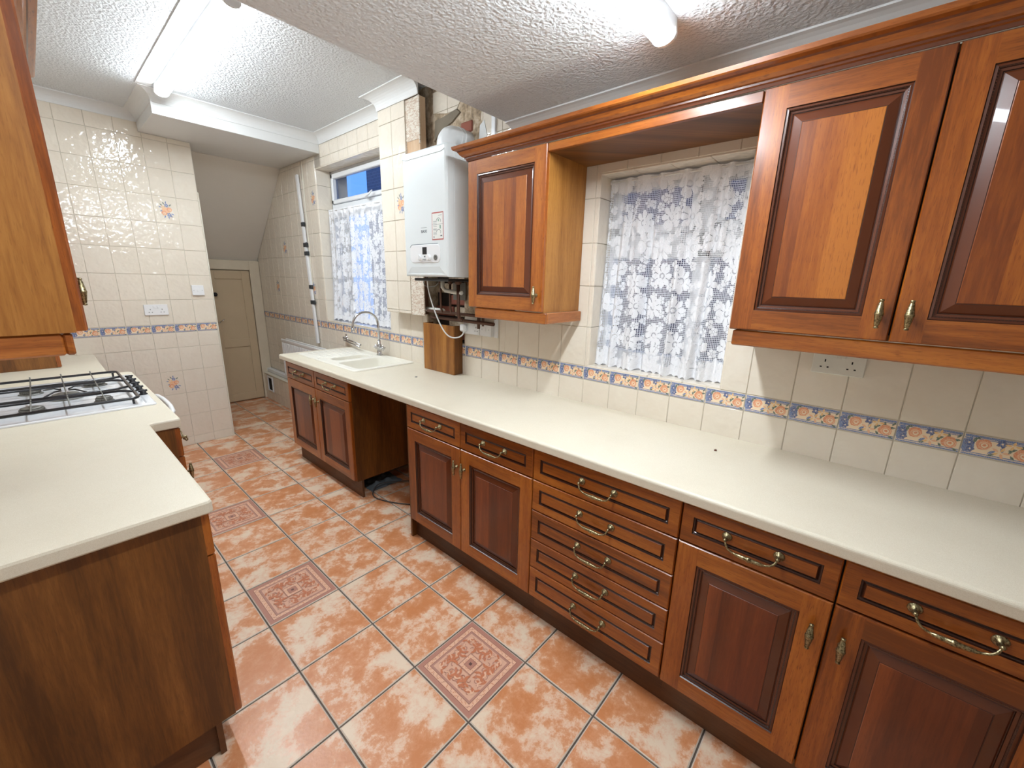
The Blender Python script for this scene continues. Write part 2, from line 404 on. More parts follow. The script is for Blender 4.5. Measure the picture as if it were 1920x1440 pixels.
# beam, slope, step
b = MB(); b.box(-1.12, 0, 3.915, 4.79, 2.58, ZF); struct('trim_1', b, 'white_paint', label='boxed white beam across the end of the kitchen')
b = MB(); b.box(-1.125, -.001, 3.893, 3.915, 2.575, 2.648, bev=.002); struct('trim_2', b, 'white_paint', label='flat white board along the face of the beam')
b = MB(); b.prism([(4.78, 2.575), (YD+.01, 1.685), (YD+.01, 2.7), (4.78, 2.7)], 'x', -.9, -.001); struct('ceiling', b, 'plaster', label='sloping stair soffit above the store door')
def cove(h=.07, d=.07, n=8):    # profile (distance from wall, depth below ceiling)
    pr = [(0, -h), (.006, -h)]
    for i in range(n+1):
        a = pi/2*i/n; pr.append((.006+(d-.006)*(1-cos(a)), -h+.006+(h-.012)*sin(a)))
    pr += [(d, 0), (0, 0)]
    return pr
def coving(name, segs, z, label, **k):
    b = MB(); pr = cove(**k)
    for kind, *s in segs:
        if kind == 'y':   # along y on wall x=w, room on side sgn
            w, y0, y1, sg, m0, m1 = s
            b.loops([[(w+sg*p, y0+m0*p, z+q) for p, q in pr], [(w+sg*p, y1+m1*p, z+q) for p, q in pr]], 0, False)
        else:
            w, x0, x1, sg, m0, m1 = s
            b.loops([[(x0+m0*p, w+sg*p, z+q) for p, q in pr], [(x1+m1*p, w+sg*p, z+q) for p, q in pr]], 0, False)
    return struct(name, b, 'white_paint', label=label)
coving('trim_3', [('y', 0, 2.785, 3.893, -1, 0, -1), ('x', 3.893, -1.12, 0, -1, -1, -1), ('y', -1.12, 3.893, YE, -1, -1, -1), ('x', YE, XL, -1.12, -1, 1, -1)], ZF, 'white coving round the raised far ceiling')
coving('trim_4', [('y', -.10, 2.325, 2.785, -1, 0, 1)], ZF, 'white coving over the boxed pier beside the boiler', h=.085, d=.085)
coving('trim_5', [('y', 0, -2.0, YB, -1, 0, 0)], ZN, 'white coving above the wall cabinets', h=.11, d=.10)
b = MB(); b.box(-1.205, -1.125, YB, 3.82, ZF-.004, ZF, bev=.001); struct('trim_6', b, 'white_paint', label='flat white strip on the raised ceiling beside the tube light')

# ---- tiles
PY, PZ, Z1, Z0 = .154, .2055, 1.104, 1.032
Y0 = .477
cache = {}
def tile_mesh(w, h, mat='tile', bv=.0018, t=.008):
    key = (round(w, 3), round(h, 3), mat)
    if key not in cache:
        b = MB()
        L = [[(x0, y, z0), (x1, y, z0), (x1, y, z1), (x0, y, z1)] for (x0, x1, z0, z1, y) in
             ((0, w, 0, h, t), (0, w, 0, h, bv), (bv, w-bv, bv, h-bv, 0))]
        b.loops(L, 0, cap0=False); cache[key] = b.mesh('tile', [mat])
    return cache[key]
def shrink(pts, d):
    cx = sum(p[0] for p in pts)/len(pts); cz = sum(p[1] for p in pts)/len(pts)
    out = []
    for x, z in pts:
        r = sqrt((x-cx)**2+(z-cz)**2) or 1; out.append((x+(cx-x)*d/r, z+(cz-z)*d/r))
    return out
def poly_tile(pts, mat='tile', bv=.0015, t=.008):
    b = MB(); q = shrink(pts, bv)
    b.loops([[(x, t, z) for x, z in pts], [(x, bv, z) for x, z in pts], [(x, 0, z) for x, z in q]], 0, cap0=False)
    return b.mesh('tile_cut', [mat])
def clip(poly, x0, x1, z0, z1):
    def half(P, f, it):
        out = []
        for i, p in enumerate(P):
            q = P[(i+1) % len(P)]; a, c = f(p), f(q)
            if a >= 0: out.append(p)
            if (a >= 0) != (c >= 0): s = a/(a-c); out.append((p[0]+(q[0]-p[0])*s, p[1]+(q[1]-p[1])*s))
        return out
    for f in (lambda p: p[0]-x0, lambda p: x1-p[0], lambda p: p[1]-z0, lambda p: z1-p[1]):
        poly = half(poly, f, 0)
        if len(poly) < 3: return []
    return poly
G = .0012
# art
def C(*c): return srgb(*c)
ORG, ORL, CRM, BLU, BLD, GRN, YEL = C(228, 150, 110), C(240, 186, 146), C(246, 222, 190), C(112, 132, 178), C(86, 100, 146), C(96, 114, 104), C(240, 196, 132)
class Art:
    def __init__(s, b, w, h, y=-.0002, mi=1): s.b = b; s.w = w; s.h = h; s.k = 0; s.y = y; s.mi = mi
    def put(s, pts, c):
        s.k += 1; y = s.y-.00002*s.k
        P = [(min(max(x, 0), s.w), min(max(z, 0), s.h)) for x, z in pts]
        s.b.poly([(x, y, z) for x, z in P], s.mi, col=c)
    def blob(s, cx, cz, r, c, n=10, jit=.12, pet=0, sx=1, sz=1, ph=0):
        P = []
        for i in range(n):
            a = 2*pi*i/n+ph; rr = r*(1+random.uniform(-jit, jit))*(1+(.25*cos(pet*(a-ph)) if pet else 0)); P.append((cx+rr*cos(a)*sx, cz+rr*sin(a)*sz))
        s.put(P, c)
    def leaf(s, cx, cz, L, Wd, a, c):
        pts = []
        for t, w in ((-1, 0), (-.4, .8), (.2, .9), (1, 0), (.2, -.9), (-.4, -.8)):
            x, z = t*L/2, w*Wd/2; pts.append((cx+x*cos(a)-z*sin(a), cz+x*sin(a)+z*cos(a)))
        s.put(pts, c)
    def rose(s, cx, cz, r):
        s.blob(cx, cz, r, ORG, 12, .1); s.blob(cx+.1*r, cz-.12*r, r*.78, ORL, 10, .1); s.blob(cx+.12*r, cz-.18*r, r*.58, ORG, 9, .12)
        s.blob(cx+.12*r, cz-.15*r, r*.46, CRM, 9, .12); s.blob(cx+.1*r, cz-.1*r, r*.25, ORG, 7, .2)
    def flower(s, cx, cz, r, c=BLD):
        s.blob(cx, cz, r, c, 20, .05, 5); s.blob(cx, cz, r*.45, BLU, 8, .1); s.blob(cx, cz, r*.25, CRM, 6, .1)
def border_mesh(full=True, w=None):
    w0 = PY-2*G; w = w or w0; h = Z1-Z0-2*G; b = MB(); t = .009; bv = .0015
    L = [[(x0, y, z0), (x1, y, z0), (x1, y, z1), (x0, y, z1)] for (x0, x1, z0, z1, y) in ((0, w, 0, h, t), (0, w, 0, h, bv), (bv, w-bv, bv, h-bv, 0))]
    b.loops(L, 0, cap0=False)
    a = Art(b, w, h); rs = random.getstate(); random.seed(3)
    def rect(z0, z1, c): a.put([(.002, z0*h), (w-.002, z0*h), (w-.002, z1*h), (.002, z1*h)], c)
    rect(.03, .97, CRM); rect(.86, .97, BLU); rect(.80, .84, BLU); rect(.03, .10, BLU); rect(.13, .17, BLU)
    for q in (.06, .16, .3, .42, .55, .68, .8, .93): a.leaf(q*w0, random.uniform(.15, .8)*h, .02, .009, random.uniform(0, 3), random.choice([GRN, BLU]))
    a.blob(.08*w0, .5*h, .015, BLU, 10, .25, sz=1.6)
    a.flower(.09*w0, .60*h, .010); a.flower(.12*w0, .32*h, .009)
    a.rose(.29*w0, .60*h, .017)
    a.flower(.53*w0, .76*h, .011)
    for k in range(5): a.leaf(.53*w0+.013*cos(k*1.26), .36*h+.011*sin(k*1.26), .018, .008, k*1.26, YEL if k % 2 else ORL)
    for k in range(4): a.leaf(.68*w0+.011*cos(k*1.5), .74*h+.008*sin(k*1.5), .015, .007, k*1.5, YEL)
    a.rose(.83*w0, .42*h, .018)
    for (x, z, an) in ((.42, .2, .4), (.70, .22, 2.2), (.66, .48, 1.2), (.95, .8, 1.0), (.93, .12, 2.5), (.2, .86, .4)): a.leaf(x*w0, z*h, .016, .007, an, GRN)
    random.setstate(rs)
    return b.mesh('border_tile', ['tile', 'print'])
BORDER = border_mesh()
def flower_tile():
    w, h = PY-2*G, PZ-2*G; b = MB(); t = .008; bv = .0018
    L = [[(x0, y, z0), (x1, y, z0), (x1, y, z1), (x0, y, z1)] for (x0, x1, z0, z1, y) in ((0, w, 0, h, t), (0, w, 0, h, bv), (bv, w-bv, bv, h-bv, 0))]
    b.loops(L, 0, cap0=False); a = Art(b, w, h); random.seed(5)
    cx, cz = w*.5, h*.5
    for (dx, dz, an) in ((-.035, .02, 2.8), (-.012, .052, 1.9), (.004, .058, 1.4), (.03, .04, .9), (-.03, -.008, 3.4), (.04, -.028, -.5), (.012, -.055, -1.5), (-.012, -.052, -2.0), (.03, -.045, -.9), (-.028, .038, 2.3)):
        a.leaf(cx+dx, cz+dz, .024, .009, an, random.choice([BLD, GRN, BLU]))
    a.blob(cx, cz, .026, ORL, 10, .2)
    a.flower(cx+.006, cz+.036, .013, BLU); a.flower(cx+.016, cz-.034, .014, BLU)
    for k in range(6): a.leaf(cx-.016+.011*cos(k*1.05), cz+.016+.012*sin(k*1.05), .018, .008, k*1.05, YEL if k % 2 else ORL)
    a.rose(cx+.022, cz+.006, .017); a.rose(cx-.014, cz-.024, .018)
    return b.mesh('flower_tile', ['tile', 'print'])
FLOWER = flower_tile()
def lay(parent, org, rz, cols, rows, regions, border=None, flowers=(), depth=0.0, name='wall_tile', back=.005):
    """cols/rows: joint positions (local a, world z); regions: polygons in (a, z) that are tiled. org(a) gives world x,y."""
    for reg in regions:
        for j in range(len(rows)-1):
            z0, z1 = rows[j]+G, rows[j+1]-G
            isb = border and abs(rows[j]-border) < .004
            for i in range(len(cols)-1):
                a0, a1 = cols[i]+G, cols[i+1]-G
                P = clip(reg, a0, a1, z0, z1)
                if len(P) < 3: continue
                ar = abs(sum(P[k][0]*P[(k+1) % len(P)][1]-P[(k+1) % len(P)][0]*P[k][1] for k in range(len(P))))/2
                if ar < 2e-4: continue
                full = abs(ar-(a1-a0)*(z1-z0)) < 1e-6
                rect = abs(ar-(max(p[0] for p in P)-min(p[0] for p in P))*(max(p[1] for p in P)-min(p[1] for p in P))) < 1e-6
                pa, pz = min(p[0] for p in P), min(p[1] for p in P)
                if isb:
                    me = BORDER if full else border_mesh(w=max(p[0] for p in P)-pa); nm = 'border_tile'
                elif full and any(a0 < fa < a1 and z0 < fz < z1 for fa, fz in flowers): me = FLOWER; nm = 'flower_tile'
                elif rect: me = tile_mesh(max(p[0] for p in P)-pa, max(p[1] for p in P)-pz); nm = name
                else: me = poly_tile([(p[0]-pa, p[1]-pz) for p in P]); nm = name
                wx, wy = org(pa)
                inst(nm, me, parent, (wx, wy, pz), rz)
# right wall: local a = -y
KR = [-(Y0+PY*k) for k in range(-9, 37)][::-1]
RW = [Z0-.1305-PZ*k for k in range(4, 0, -1)]+[Z0-.1305, Z0, Z1]+[Z1+PZ*k for k in range(1, 9)]
def rect(y0, y1, z0, z1): return [(-y1, z0), (-y0, z0), (-y0, z1), (-y1, z1)]
def rp(*p): return [(-y, z) for y, z in p]
regs = [rect(-.9, 3.45, .9, Z1), rect(3.45, YD-.002, .39, Z1),
        rect(-.9, .42, Z1, 1.5), rect(.42, 1.075, 2.034, ZN-.12), rect(1.075, 1.66, Z1, ZN-.12), rect(1.66, 2.02, Z1, 1.30),
        rect(2.43, 2.9, Z1, 1.50), rect(2.79, 4.01, 2.474, ZF-.07),
        rp((4.01, Z1), (YD-.002, Z1), (YD-.002, 1.69), (4.79, 2.57), (4.01, 2.575)),
        rect(3.895, 4.01, 2.474, 2.575),
        rp((2.31, 2.63), (2.31, 2.545), (2.25, 2.535), (2.18, 2.52), (2.09, 2.52), (2.06, 2.555), (2.0, 2.56), (1.93, 2.53), (1.93, 2.66), (2.31, 2.66)),
        rp((1.86, 2.55), (1.88, 2.43), (1.83, 2.33), (1.85, 2.24), (1.80, 2.12), (1.66, 2.12), (1.61, 2.28), (1.61, 2.6))]
lay(wall_r, lambda a: (0, -a), -pi/2, KR, RW, regs, Z0, [(-4.798, 1.82), (-5.249, 1.40), (-4.324, 1.39), (-4.09, 2.2)])
# reveals of the windows
def reveal(Wd, dx):
    y0, y1, z0, z1 = Wd
    zz = [z0+.0]+[z for z in RW if z0+.03 < z < z1-.03]+[z1]
    for a, c in zip(zz[:-1], zz[1:]):           # far jamb (faces the camera) and near jamb
        h = c-a-2*G
        o = inst('reveal_tile', tile_mesh(dx, h), wall_r, (.002, y1-.0075, a+G), 0)
        o = inst('reveal_tile', tile_mesh(dx, h), wall_r, (.002+dx, y0+.0075, a+G), pi)
    n = int(round((y1-y0)/PY)); st = (y1-y0)/n
    for k in range(n):
        # head: tile face down ; sill: tile face up
        inst('reveal_tile', tile_mesh(st-2*G, dx), wall_r, (.002+dx, y0+st*(k+1)-G, z1-.0042), rot=(pi/2, 0, -pi/2))
        inst('sill_tile', tile_mesh(st-2*G, dx), wall_r, (.002, y0+st*(k+1)-G, z0+.0042), rot=(-pi/2, 0, -pi/2))
reveal(NW, .135); reveal(FW, .13)
# tiled end wall: a = x
KE = [-.797-PY*k for k in range(0, 10)][::-1]
lay(wall_e, lambda a: (a, YE), 0, KE, [0.0]+[Z0-.1305-PZ*k for k in range(4, 0, -1)]+[Z0-.1305, Z0, Z1]+[Z1+PZ*k for k in range(1, 9)],
    [[(-2.18, 0), (-.797, 0), (-.797, 2.578), (-1.12, 2.578), (-1.12, 2.65), (-2.18, 2.65)]], Z0, [(-1.03, 2.02), (-1.18, .6), (-1.64, 1.42)])
b = MB(); b.box(-.796, -.788, YE-.002, YE+.1, 0, 2.2, bev=.002); struct('trim_7', b, 'ceramic_edge', label='thin white edge strip on the corner of the end wall')
# boxed pier beside the boiler
pier = thing('pipe_boxing', (-.05, 2.55, 1.29), 'tall tiled boxing left of the boiler, with bare timber down its broken right edge', 'boxing')
b = MB(); b.box(-.092, -.002, 2.475, 2.780, 1.285, ZF); b.build('box_core', 'adhesive', pier)
b = MB(); b.box(-.096, -.086, 2.33, 2.475, 1.283, 1.60, bev=.001); b.build('bare_board', 'adhesive', pier, label='board smeared with old tile adhesive')
b = MB(); b.box(-.088, -.040, 2.335, 2.475, 1.60, ZF-.085, bev=.001); b.build('timber_stud', 'timber', pier, label='exposed pale timber stud')
b = MB(); b.box(-.091, -.0885, 2.338, 2.474, 2.39, 2.63); b.box(-.096, -.0885, 2.327, 2.338, 2.36, 2.63); b.build('board_remnant', 'adhesive', pier)
b = MB(); b.box(-.040, -.004, 2.40, 2.475, 1.285, ZF-.09); b.build('cavity_back', 'timber_dark', pier)
lay(pier, lambda a: (-.10, -a), -pi/2, [-2.783, -2.630, -2.476], [1.287, 1.307]+[1.307+PZ*k for k in range(1, 7)]+[2.632], [rect(2.476, 2.783, 1.287, 2.632)], None, [(-2.55, 2.02)])
b = MB(); b.box(-.098, -.002, 2.781, 2.787, 1.285, ZF-.085); b.build('side_panel', 'tile', pier)
# exposed bricks round the flue
for (y, z, w, h) in ((2.0, 2.41, .10, .060), (1.93, 2.235, .07, .062), (2.21, 2.30, .09, .062), (2.12, 2.16, .14, .06)):
    b = MB(); b.box(-.004, .02, y-w/2, y+w/2, z-h/2, z+h/2, bev=.006)
    b.build('brick', 'brick', wall_r)
b = MB(); pts = [(2.29, 2.50), (2.20, 2.51), (2.08, 2.525), (2.05, 2.50), (2.12, 2.46), (2.24, 2.43), (2.30, 2.38)]
b.loops([[(g0+.003, y, z) for y, z in pts], [(-.006, y, z) for y, z in shrink(pts, .006)]], 0); b.build('mortar_bed', 'mortar', wall_r)
b = MB(); pts = [(1.885, 2.40), (1.85, 2.42), (1.825, 2.34), (1.85, 2.25), (1.845, 2.16), (1.885, 2.16), (1.90, 2.28)]
b.loops([[(g0+.003, y, z) for y, z in pts], [(-.003, y, z) for y, z in shrink(pts, .004)]], 0); b.build('plaster_patch', 'white_paint', wall_r)
b = MB(); b.box(-.012, .004, 1.755, 1.785, 2.12, 2.52, bev=.002); b.build('cable_trunking', 'white_plastic', None, label='short white cable trunking on the wall above the cornice, right of the flue', cat='trunking')
# back face of chase: brick pieces
for r in range(6):
    for c in range(2):
        y = CH[0]+.10+c*.2+(.06 if r % 2 else 0)
        if y+.09 > CH[1]: continue
        b = MB(); b.box(.085, .105, y-.095, y+.095, CH[2]+.02+r*.08, CH[2]+.085+r*.08, bev=.005); b.build('brick', 'brick' if (r+c) % 3 == 0 else 'render', wall_r)

# low ledge at the far right, store door
b = MB(); b.box(-.085, -.001, 3.55, YD-.001, 0, .325); b.box(-.095, -.001, 3.55, YD-.001, .325, .337, 1, bev=.002)
ledge = struct('trim_8', b, ['grout', 'ceramic_edge'], label='low tiled boxing along the foot of the right wall')
lay(ledge, lambda a: (-.09, -a), -pi/2, KR, [.0, .118, .322], [rect(4.5, 5.42, 0, .322), rect(5.42, 5.6, 0, .118), rect(5.6, YD-.002, 0, .322)])
b = MB(); 
for (y0, y1, z0, z1) in ((5.43, 5.59, .118, .135), (5.43, 5.59, .29, .31), (5.43, 5.448, .135, .29), (5.572, 5.59, .135, .29)): b.box(-.1, -.088, y0, y1, z0, z1, 0, .002)
b.box(-.091, -.087, 5.448, 5.572, .135, .29, 1); b.build('vent_frame', ['white_plastic', 'hole'], None, label='small open vent with a white frame in the low tiled boxing by the store door', cat='vent')
b = MB(); b.box(-.05, -.001, 3.6, 5.72, .34, .385, bev=.004); b.box(-.052, -.048, 3.6, 5.72, .36, .364); b.build('pipe_trunking', 'white_plastic', None, label='long white plastic trunking lying on the low tiled ledge', cat='trunking')
door = thing('door_1', (-.33, 5.75, 0), kind='structure', label='low beige painted store door')
b = MB()
for (x0, x1, z0, z1) in ((-.56, -.47, .012, 1.575), (-.20, -.115, .012, 1.575), (-.47, -.20, 1.48, 1.575), (-.47, -.20, .68, .775), (-.47, -.20, .012, .10)): b.box(x0, x1, 5.715, 5.745, z0, z1, 0, .002)
b.box(-.47, -.20, 5.727, 5.743, .10, 1.48); b.build('door_leaf', 'door_paint', door)
b = MB(); b.box(-.11, -.002, 5.70, 5.749, 0, 1.69, bev=.003); b.box(-.66, -.565, 5.70, 5.749, 0, 1.69, bev=.003); b.box(-.565, -.11, 5.70, 5.749, 1.585, 1.69, bev=.003); b.build('door_frame', 'frame_paint', door)
b = MB(); b.lathe([(.001, -.055), (.018, -.05), (.024, -.035), (.018, -.02), (.008, -.012), (.008, 0)], (-.495, 5.714, 1.305), 'y', 14); b.build('door_knob', 'black_plastic', door, label='round black knob')
b = MB(); b.tube([(-.485, 5.70, .985), (-.44, 5.68, 1.02)], .005); b.tube([(-.49, 5.715, .985), (-.49, 5.68, .985)], .006); b.build('door_hook', 'chrome', door, label='small metal hook')

# ---- floor tiles
FX, FY, FT = -1.089, 1.138, .32
def ftile():
    w = FT-.006; b = MB(); bv = .004
    L = [[(x0, y0, z), (x1, y0, z), (x1, y1, z), (x0, y1, z)] for x0, x1, y0, y1, z in ((0, w, 0, w, -.006), (0, w, 0, w, -.002), (bv, w-bv, bv, w-bv, 0))]
    b.loops(L, 0, cap0=False, mis=[1, 1]); b.mi[-1] = 0
    return b, w
b, w = ftile(); FTM = b.mesh('floor_tile', ['floor_tile', 'tile_edge'])
def fdecor():
    b, w = ftile(); k = [0]; random.seed(9)
    def put(pts, c): k[0] += 1; b.poly([(x, y, .0001+.00001*k[0]) for x, y in pts], 2, col=c)
    c0 = w/2
    def sq(r, c): put([(c0-r, c0-r), (c0+r, c0-r), (c0+r, c0+r), (c0-r, c0+r)], c)
    MA, LT, DK, OR, PK = C(176, 120, 104), C(230, 184, 154), C(138, 84, 70), C(194, 112, 74), C(218, 170, 144)
    h = w/2
    for r, c in ((h-.004, MA), (h*.865, DK), (h*.85, LT), (h*.745, DK), (h*.73, C(176, 126, 112)), (h*.68, PK)): sq(r, c)
    def crescent(x, y, r, a, c, f=.45):
        P = []
        for i in range(7): t = a+i*.45; P.append((x+r*cos(t), y+r*sin(t)))
        for i in range(6, -1, -1): t = a+i*.45; P.append((x+r*(1-f)*cos(t)+r*.18*cos(a+1.3), y+r*(1-f)*sin(t)+r*.18*sin(a+1.3)))
        put(P, c)
    for s in range(4):         # border chain
        for q in range(11):
            t = (q-5)/5.0*h*.76
            for (rr, aa) in ((.006, .3), (.006, 3.4)):
                x, y = t+(.005 if aa > 3 else -.004), -h*.797
                an = s*pi/2; X = c0+x*cos(an)-y*sin(an); Y = c0+x*sin(an)+y*cos(an); crescent(X, Y, rr, aa+an+q, OR if q % 2 else MA)
    motifs = [(0, -.56, .016, 1.2), (.10, -.52, .020, .2), (-.10, -.52, .020, 2.4), (.22, -.46, .022, 3.3), (-.22, -.46, .022, 5.2), (.34, -.56, .018, .8), (-.34, -.56, .018, 2.2),
              (.44, -.46, .020, 4.0), (.12, -.38, .020, 4.4), (-.12, -.38, .020, 5.0), (.3, -.34, .018, 2.0), (.52, -.58, .014, .4), (-.5, -.52, .014, 2.9), (0, -.44, .014, 3.9), (.24, -.6, .012, 2.2), (-.24, -.6, .012, .3)]
    for s in range(4):
        for mx, my, r, a in motifs:
            an = s*pi/2; x, y = mx*h, my*h
            crescent(c0+x*cos(an)-y*sin(an), c0+x*sin(an)+y*cos(an), r*1.12, a+an, OR if r > .015 else LT, .55); crescent(c0+x*cos(an)-y*sin(an), c0+x*sin(an)+y*cos(an), r*.5, a+an+2.4, MA, .5); 
    def dia(r, c): put([(c0-r, c0-r), (c0+r, c0-r), (c0+r, c0+r), (c0-r, c0+r)], c)
    for r, c in ((.037, MA), (.034, DK), (.033, LT), (.020, DK), (.018, MA), (.006, C(70, 40, 44))): dia(r, c)
    for s in range(4):
        for t in (-.018, -.006, .006, .018):
            an = s*pi/2; x, y = t, -.0265; X = c0+x*cos(an)-y*sin(an); Y = c0+x*sin(an)+y*cos(an); crescent(X, Y, .005, an+t*99, OR)
    return b.mesh('decorative_floor_tile', ['floor_tile', 'tile_edge', 'fprint'])
FDM = fdecor()
decor = {(0, -1), (-1, 2), (-1, 5), (0, 8), (0, 11), (0, -4), (-1, -4)}
for i in range(-4, 4):
    for j in range(-8, 15):
        x, y = FX+FT*i+.003, FY+FT*j+.003
        if x < XL-.1 or y < -1.6: continue
        if (i, j) in decor: inst('decorative_floor_tile', FDM, floor, (x, y, 0))
        else: inst('floor_tile', FTM, floor, (x, y, 0))
random.seed(11)

# ------------------------------------------------ doors, drawers, handles
def pull_mesh():
    b = MB(); h = .0675
    for s in (-1, 1):
        b.lathe([(.014, 0), (.0145, -.002), (.012, -.0045), (.009, -.006), (.008, -.009), (.005, -.011), (.0045, -.020), (.006, -.024), (.0035, -.029), (.001, -.030)], (0, s*h, 0), 'x', 14)
    P = [(-.018, -h, 0), (-.026, -h+.002, -.006), (-.030, -h+.006, -.014), (-.031, -h+.013, -.022), (-.031, -h+.024, -.027), (-.031, -.036, -.029), (-.031, -.034, -.029), (-.031, -.020, -.030), (-.031, -.005, -.030), (-.031, -.003, -.030)]
    r = [.003, .003, .003, .003, .003, .0033, .005, .0058, .0066, .0082]
    P2 = P+[(x, -y, z) for x, y, z in P[::-1]]; b.tube(P2, r+r[::-1], 10)
    return b.mesh('pull_handle', ['brass'])
def spindle_mesh():
    b = MB()
    pr = [(.001, -.040), (.0055, -.0385), (.0055, -.035), (.0035, -.033), (.0055, -.031), (.0095, -.004), (.0105, -.002), (.0105, .002), (.0095, .004), (.0055, .031), (.0035, .033), (.0055, .035), (.0055, .0385), (.001, .040)]
    b.lathe(pr, (-.024, 0, 0), 'z', 12); b.lathe([(.008, 0), (.008, -.003), (.005, -.006), (.0045, -.024)], (0, 0, 0), 'x', 10)
    return b.mesh('door_handle', ['brass'])
PULL, SPIN = pull_mesh(), spindle_mesh()
def front(parent, xb, s, y0, y1, z0, z1, kind='door', handle=None, t=.02, label=None, pm='wood_p'):
    """xb: back plane; s=-1 faces -x. kind door | drawer."""
    fr = .064 if kind == 'door' else .036
    X = lambda d: xb+s*d
    def ringp(i, d): return [(X(d), y0+i, z0+i), (X(d), y1-i, z0+i), (X(d), y1-i, z1-i), (X(d), y0+i, z1-i)]
    b = MB()
    L = [ringp(0, 0), ringp(0, t-.004), ringp(.003, t)]
    b.loops(L, 0, cap0=True, cap1=False)
    # flat frame: stiles full height, rails between
    a0, a1, c0, c1 = y0+.003, y1-.003, z0+.003, z1-.003; f = fr
    sm, rm = (0, 1) if kind == 'door' else (1, 1)
    if kind == 'door':
        b.poly([(X(t), a0, c0), (X(t), y0+f, c0), (X(t), y0+f, c1), (X(t), a0, c1)], sm); b.poly([(X(t), y1-f, c0), (X(t), a1, c0), (X(t), a1, c1), (X(t), y1-f, c1)], sm)
    else:
        b.poly([(X(t), a0, c0), (X(t), y0+f, c0), (X(t), y0+f, c1), (X(t), a0, c1)], sm); b.poly([(X(t), y1-f, c0), (X(t), a1, c0), (X(t), a1, c1), (X(t), y1-f, c1)], sm)
    b.poly([(X(t), y0+f, c0), (X(t), y1-f, c0), (X(t), y1-f, z0+f), (X(t), y0+f, z0+f)], rm); b.poly([(X(t), y0+f, z1-f), (X(t), y1-f, z1-f), (X(t), y1-f, c1), (X(t), y0+f, c1)], rm)
    if kind == 'door':
        seg = [(0, t), (.002, t-.004), (.007, t-.003), (.010, t-.0055), (.0105, t-.009), (.016, t-.010), (.017, t-.013)]
        mis = [2, 3, 2, 2, 3, 2]
        b.loops([ringp(f+i, d) for i, d in seg], 0, cap0=False, cap1=False, mis=mis)
        o = b.build('door', ['wood_v', 'wood_h', 'glaze', 'glaze2'], parent, label=label)
        b = MB(); seg = [(.0165, t-.0128), (.018, t-.013), (.021, t-.011), (.043, t-.003), (.0445, t-.003), (.046, t-.0015)]
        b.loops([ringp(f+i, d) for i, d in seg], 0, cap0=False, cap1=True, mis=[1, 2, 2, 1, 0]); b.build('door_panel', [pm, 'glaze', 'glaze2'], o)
        # rope bead: small pips run round the inner moulding
        b = MB(); i = f+.0085; n = int((z1-z0-2*i)/.006); hh = t-.0042
        for k in range(n):
            z = z0+i+.003+k*(z1-z0-2*i)/n
            for yy in (y0+i, y1-i): b.poly([(X(hh), yy-.0016, z-.002), (X(hh), yy+.0016, z-.0005), (X(hh+.0012), yy+.0004, z+.0012)], 0)
        m = int((y1-y0-2*i)/.006)
        for k in range(m):
            yy = y0+i+.003+k*(y1-y0-2*i)/m
            for z in (z0+i, z1-i): b.poly([(X(hh), yy-.002, z-.0016), (X(hh), yy-.0005, z+.0016), (X(hh+.0012), yy+.0012, z)], 0)
        b.build('bead', 'glaze2', o, kind='stuff')
        if handle: inst('door_handle', SPIN, o, (X(t), handle[0], handle[1]), 0 if s < 0 else pi)
    else:
        seg = [(0, t), (.0015, t-.004), (.005, t-.0045), (.007, t-.007), (.010, t-.0045), (.012, t-.001), (.013, t-.001)]
        b.loops([ringp(f+i, d) for i, d in seg], 0, cap0=False, cap1=True, mis=[2, 2, 2, 2, 3, 1])
        b.mi[-1] = 1
        o = b.build('drawer', ['wood_v', 'wood_h', 'glaze', 'glaze2'], parent, label=label)
        if handle is not False: inst('pull_handle', PULL, o, (X(t-.001), (y0+y1)/2, (z0+z1)/2+.006), 0 if s < 0 else pi)
    return o
XD = -.577      # carcass front of right-hand base units; door faces at -.597
ZT, ZB_ = .862, .145
def base_unit(y0, y1, label, layout, side='veneer_shaded', panel_to_floor=False):
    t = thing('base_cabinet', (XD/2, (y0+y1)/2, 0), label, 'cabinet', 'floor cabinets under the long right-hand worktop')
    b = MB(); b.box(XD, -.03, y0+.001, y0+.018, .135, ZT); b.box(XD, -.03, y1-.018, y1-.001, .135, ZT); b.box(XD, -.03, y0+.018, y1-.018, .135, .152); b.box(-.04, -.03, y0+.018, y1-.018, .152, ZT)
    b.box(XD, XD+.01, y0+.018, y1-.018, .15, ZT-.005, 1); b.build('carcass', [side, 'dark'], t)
    b = MB(); b.box(-.545, -.53, y0+.0, y1, .002, .134); b.build('plinth', 'plinth', t)
    if panel_to_floor:
        b = MB(); b.box(-.577, -.03, y1, y1+.016, .002, ZT, bev=.001); b.build('end_panel', 'veneer_shaded', t, label='end panel reaching the floor')
    g = .0022
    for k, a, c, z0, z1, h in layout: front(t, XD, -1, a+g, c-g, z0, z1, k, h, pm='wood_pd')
    return t
ZDR = .722
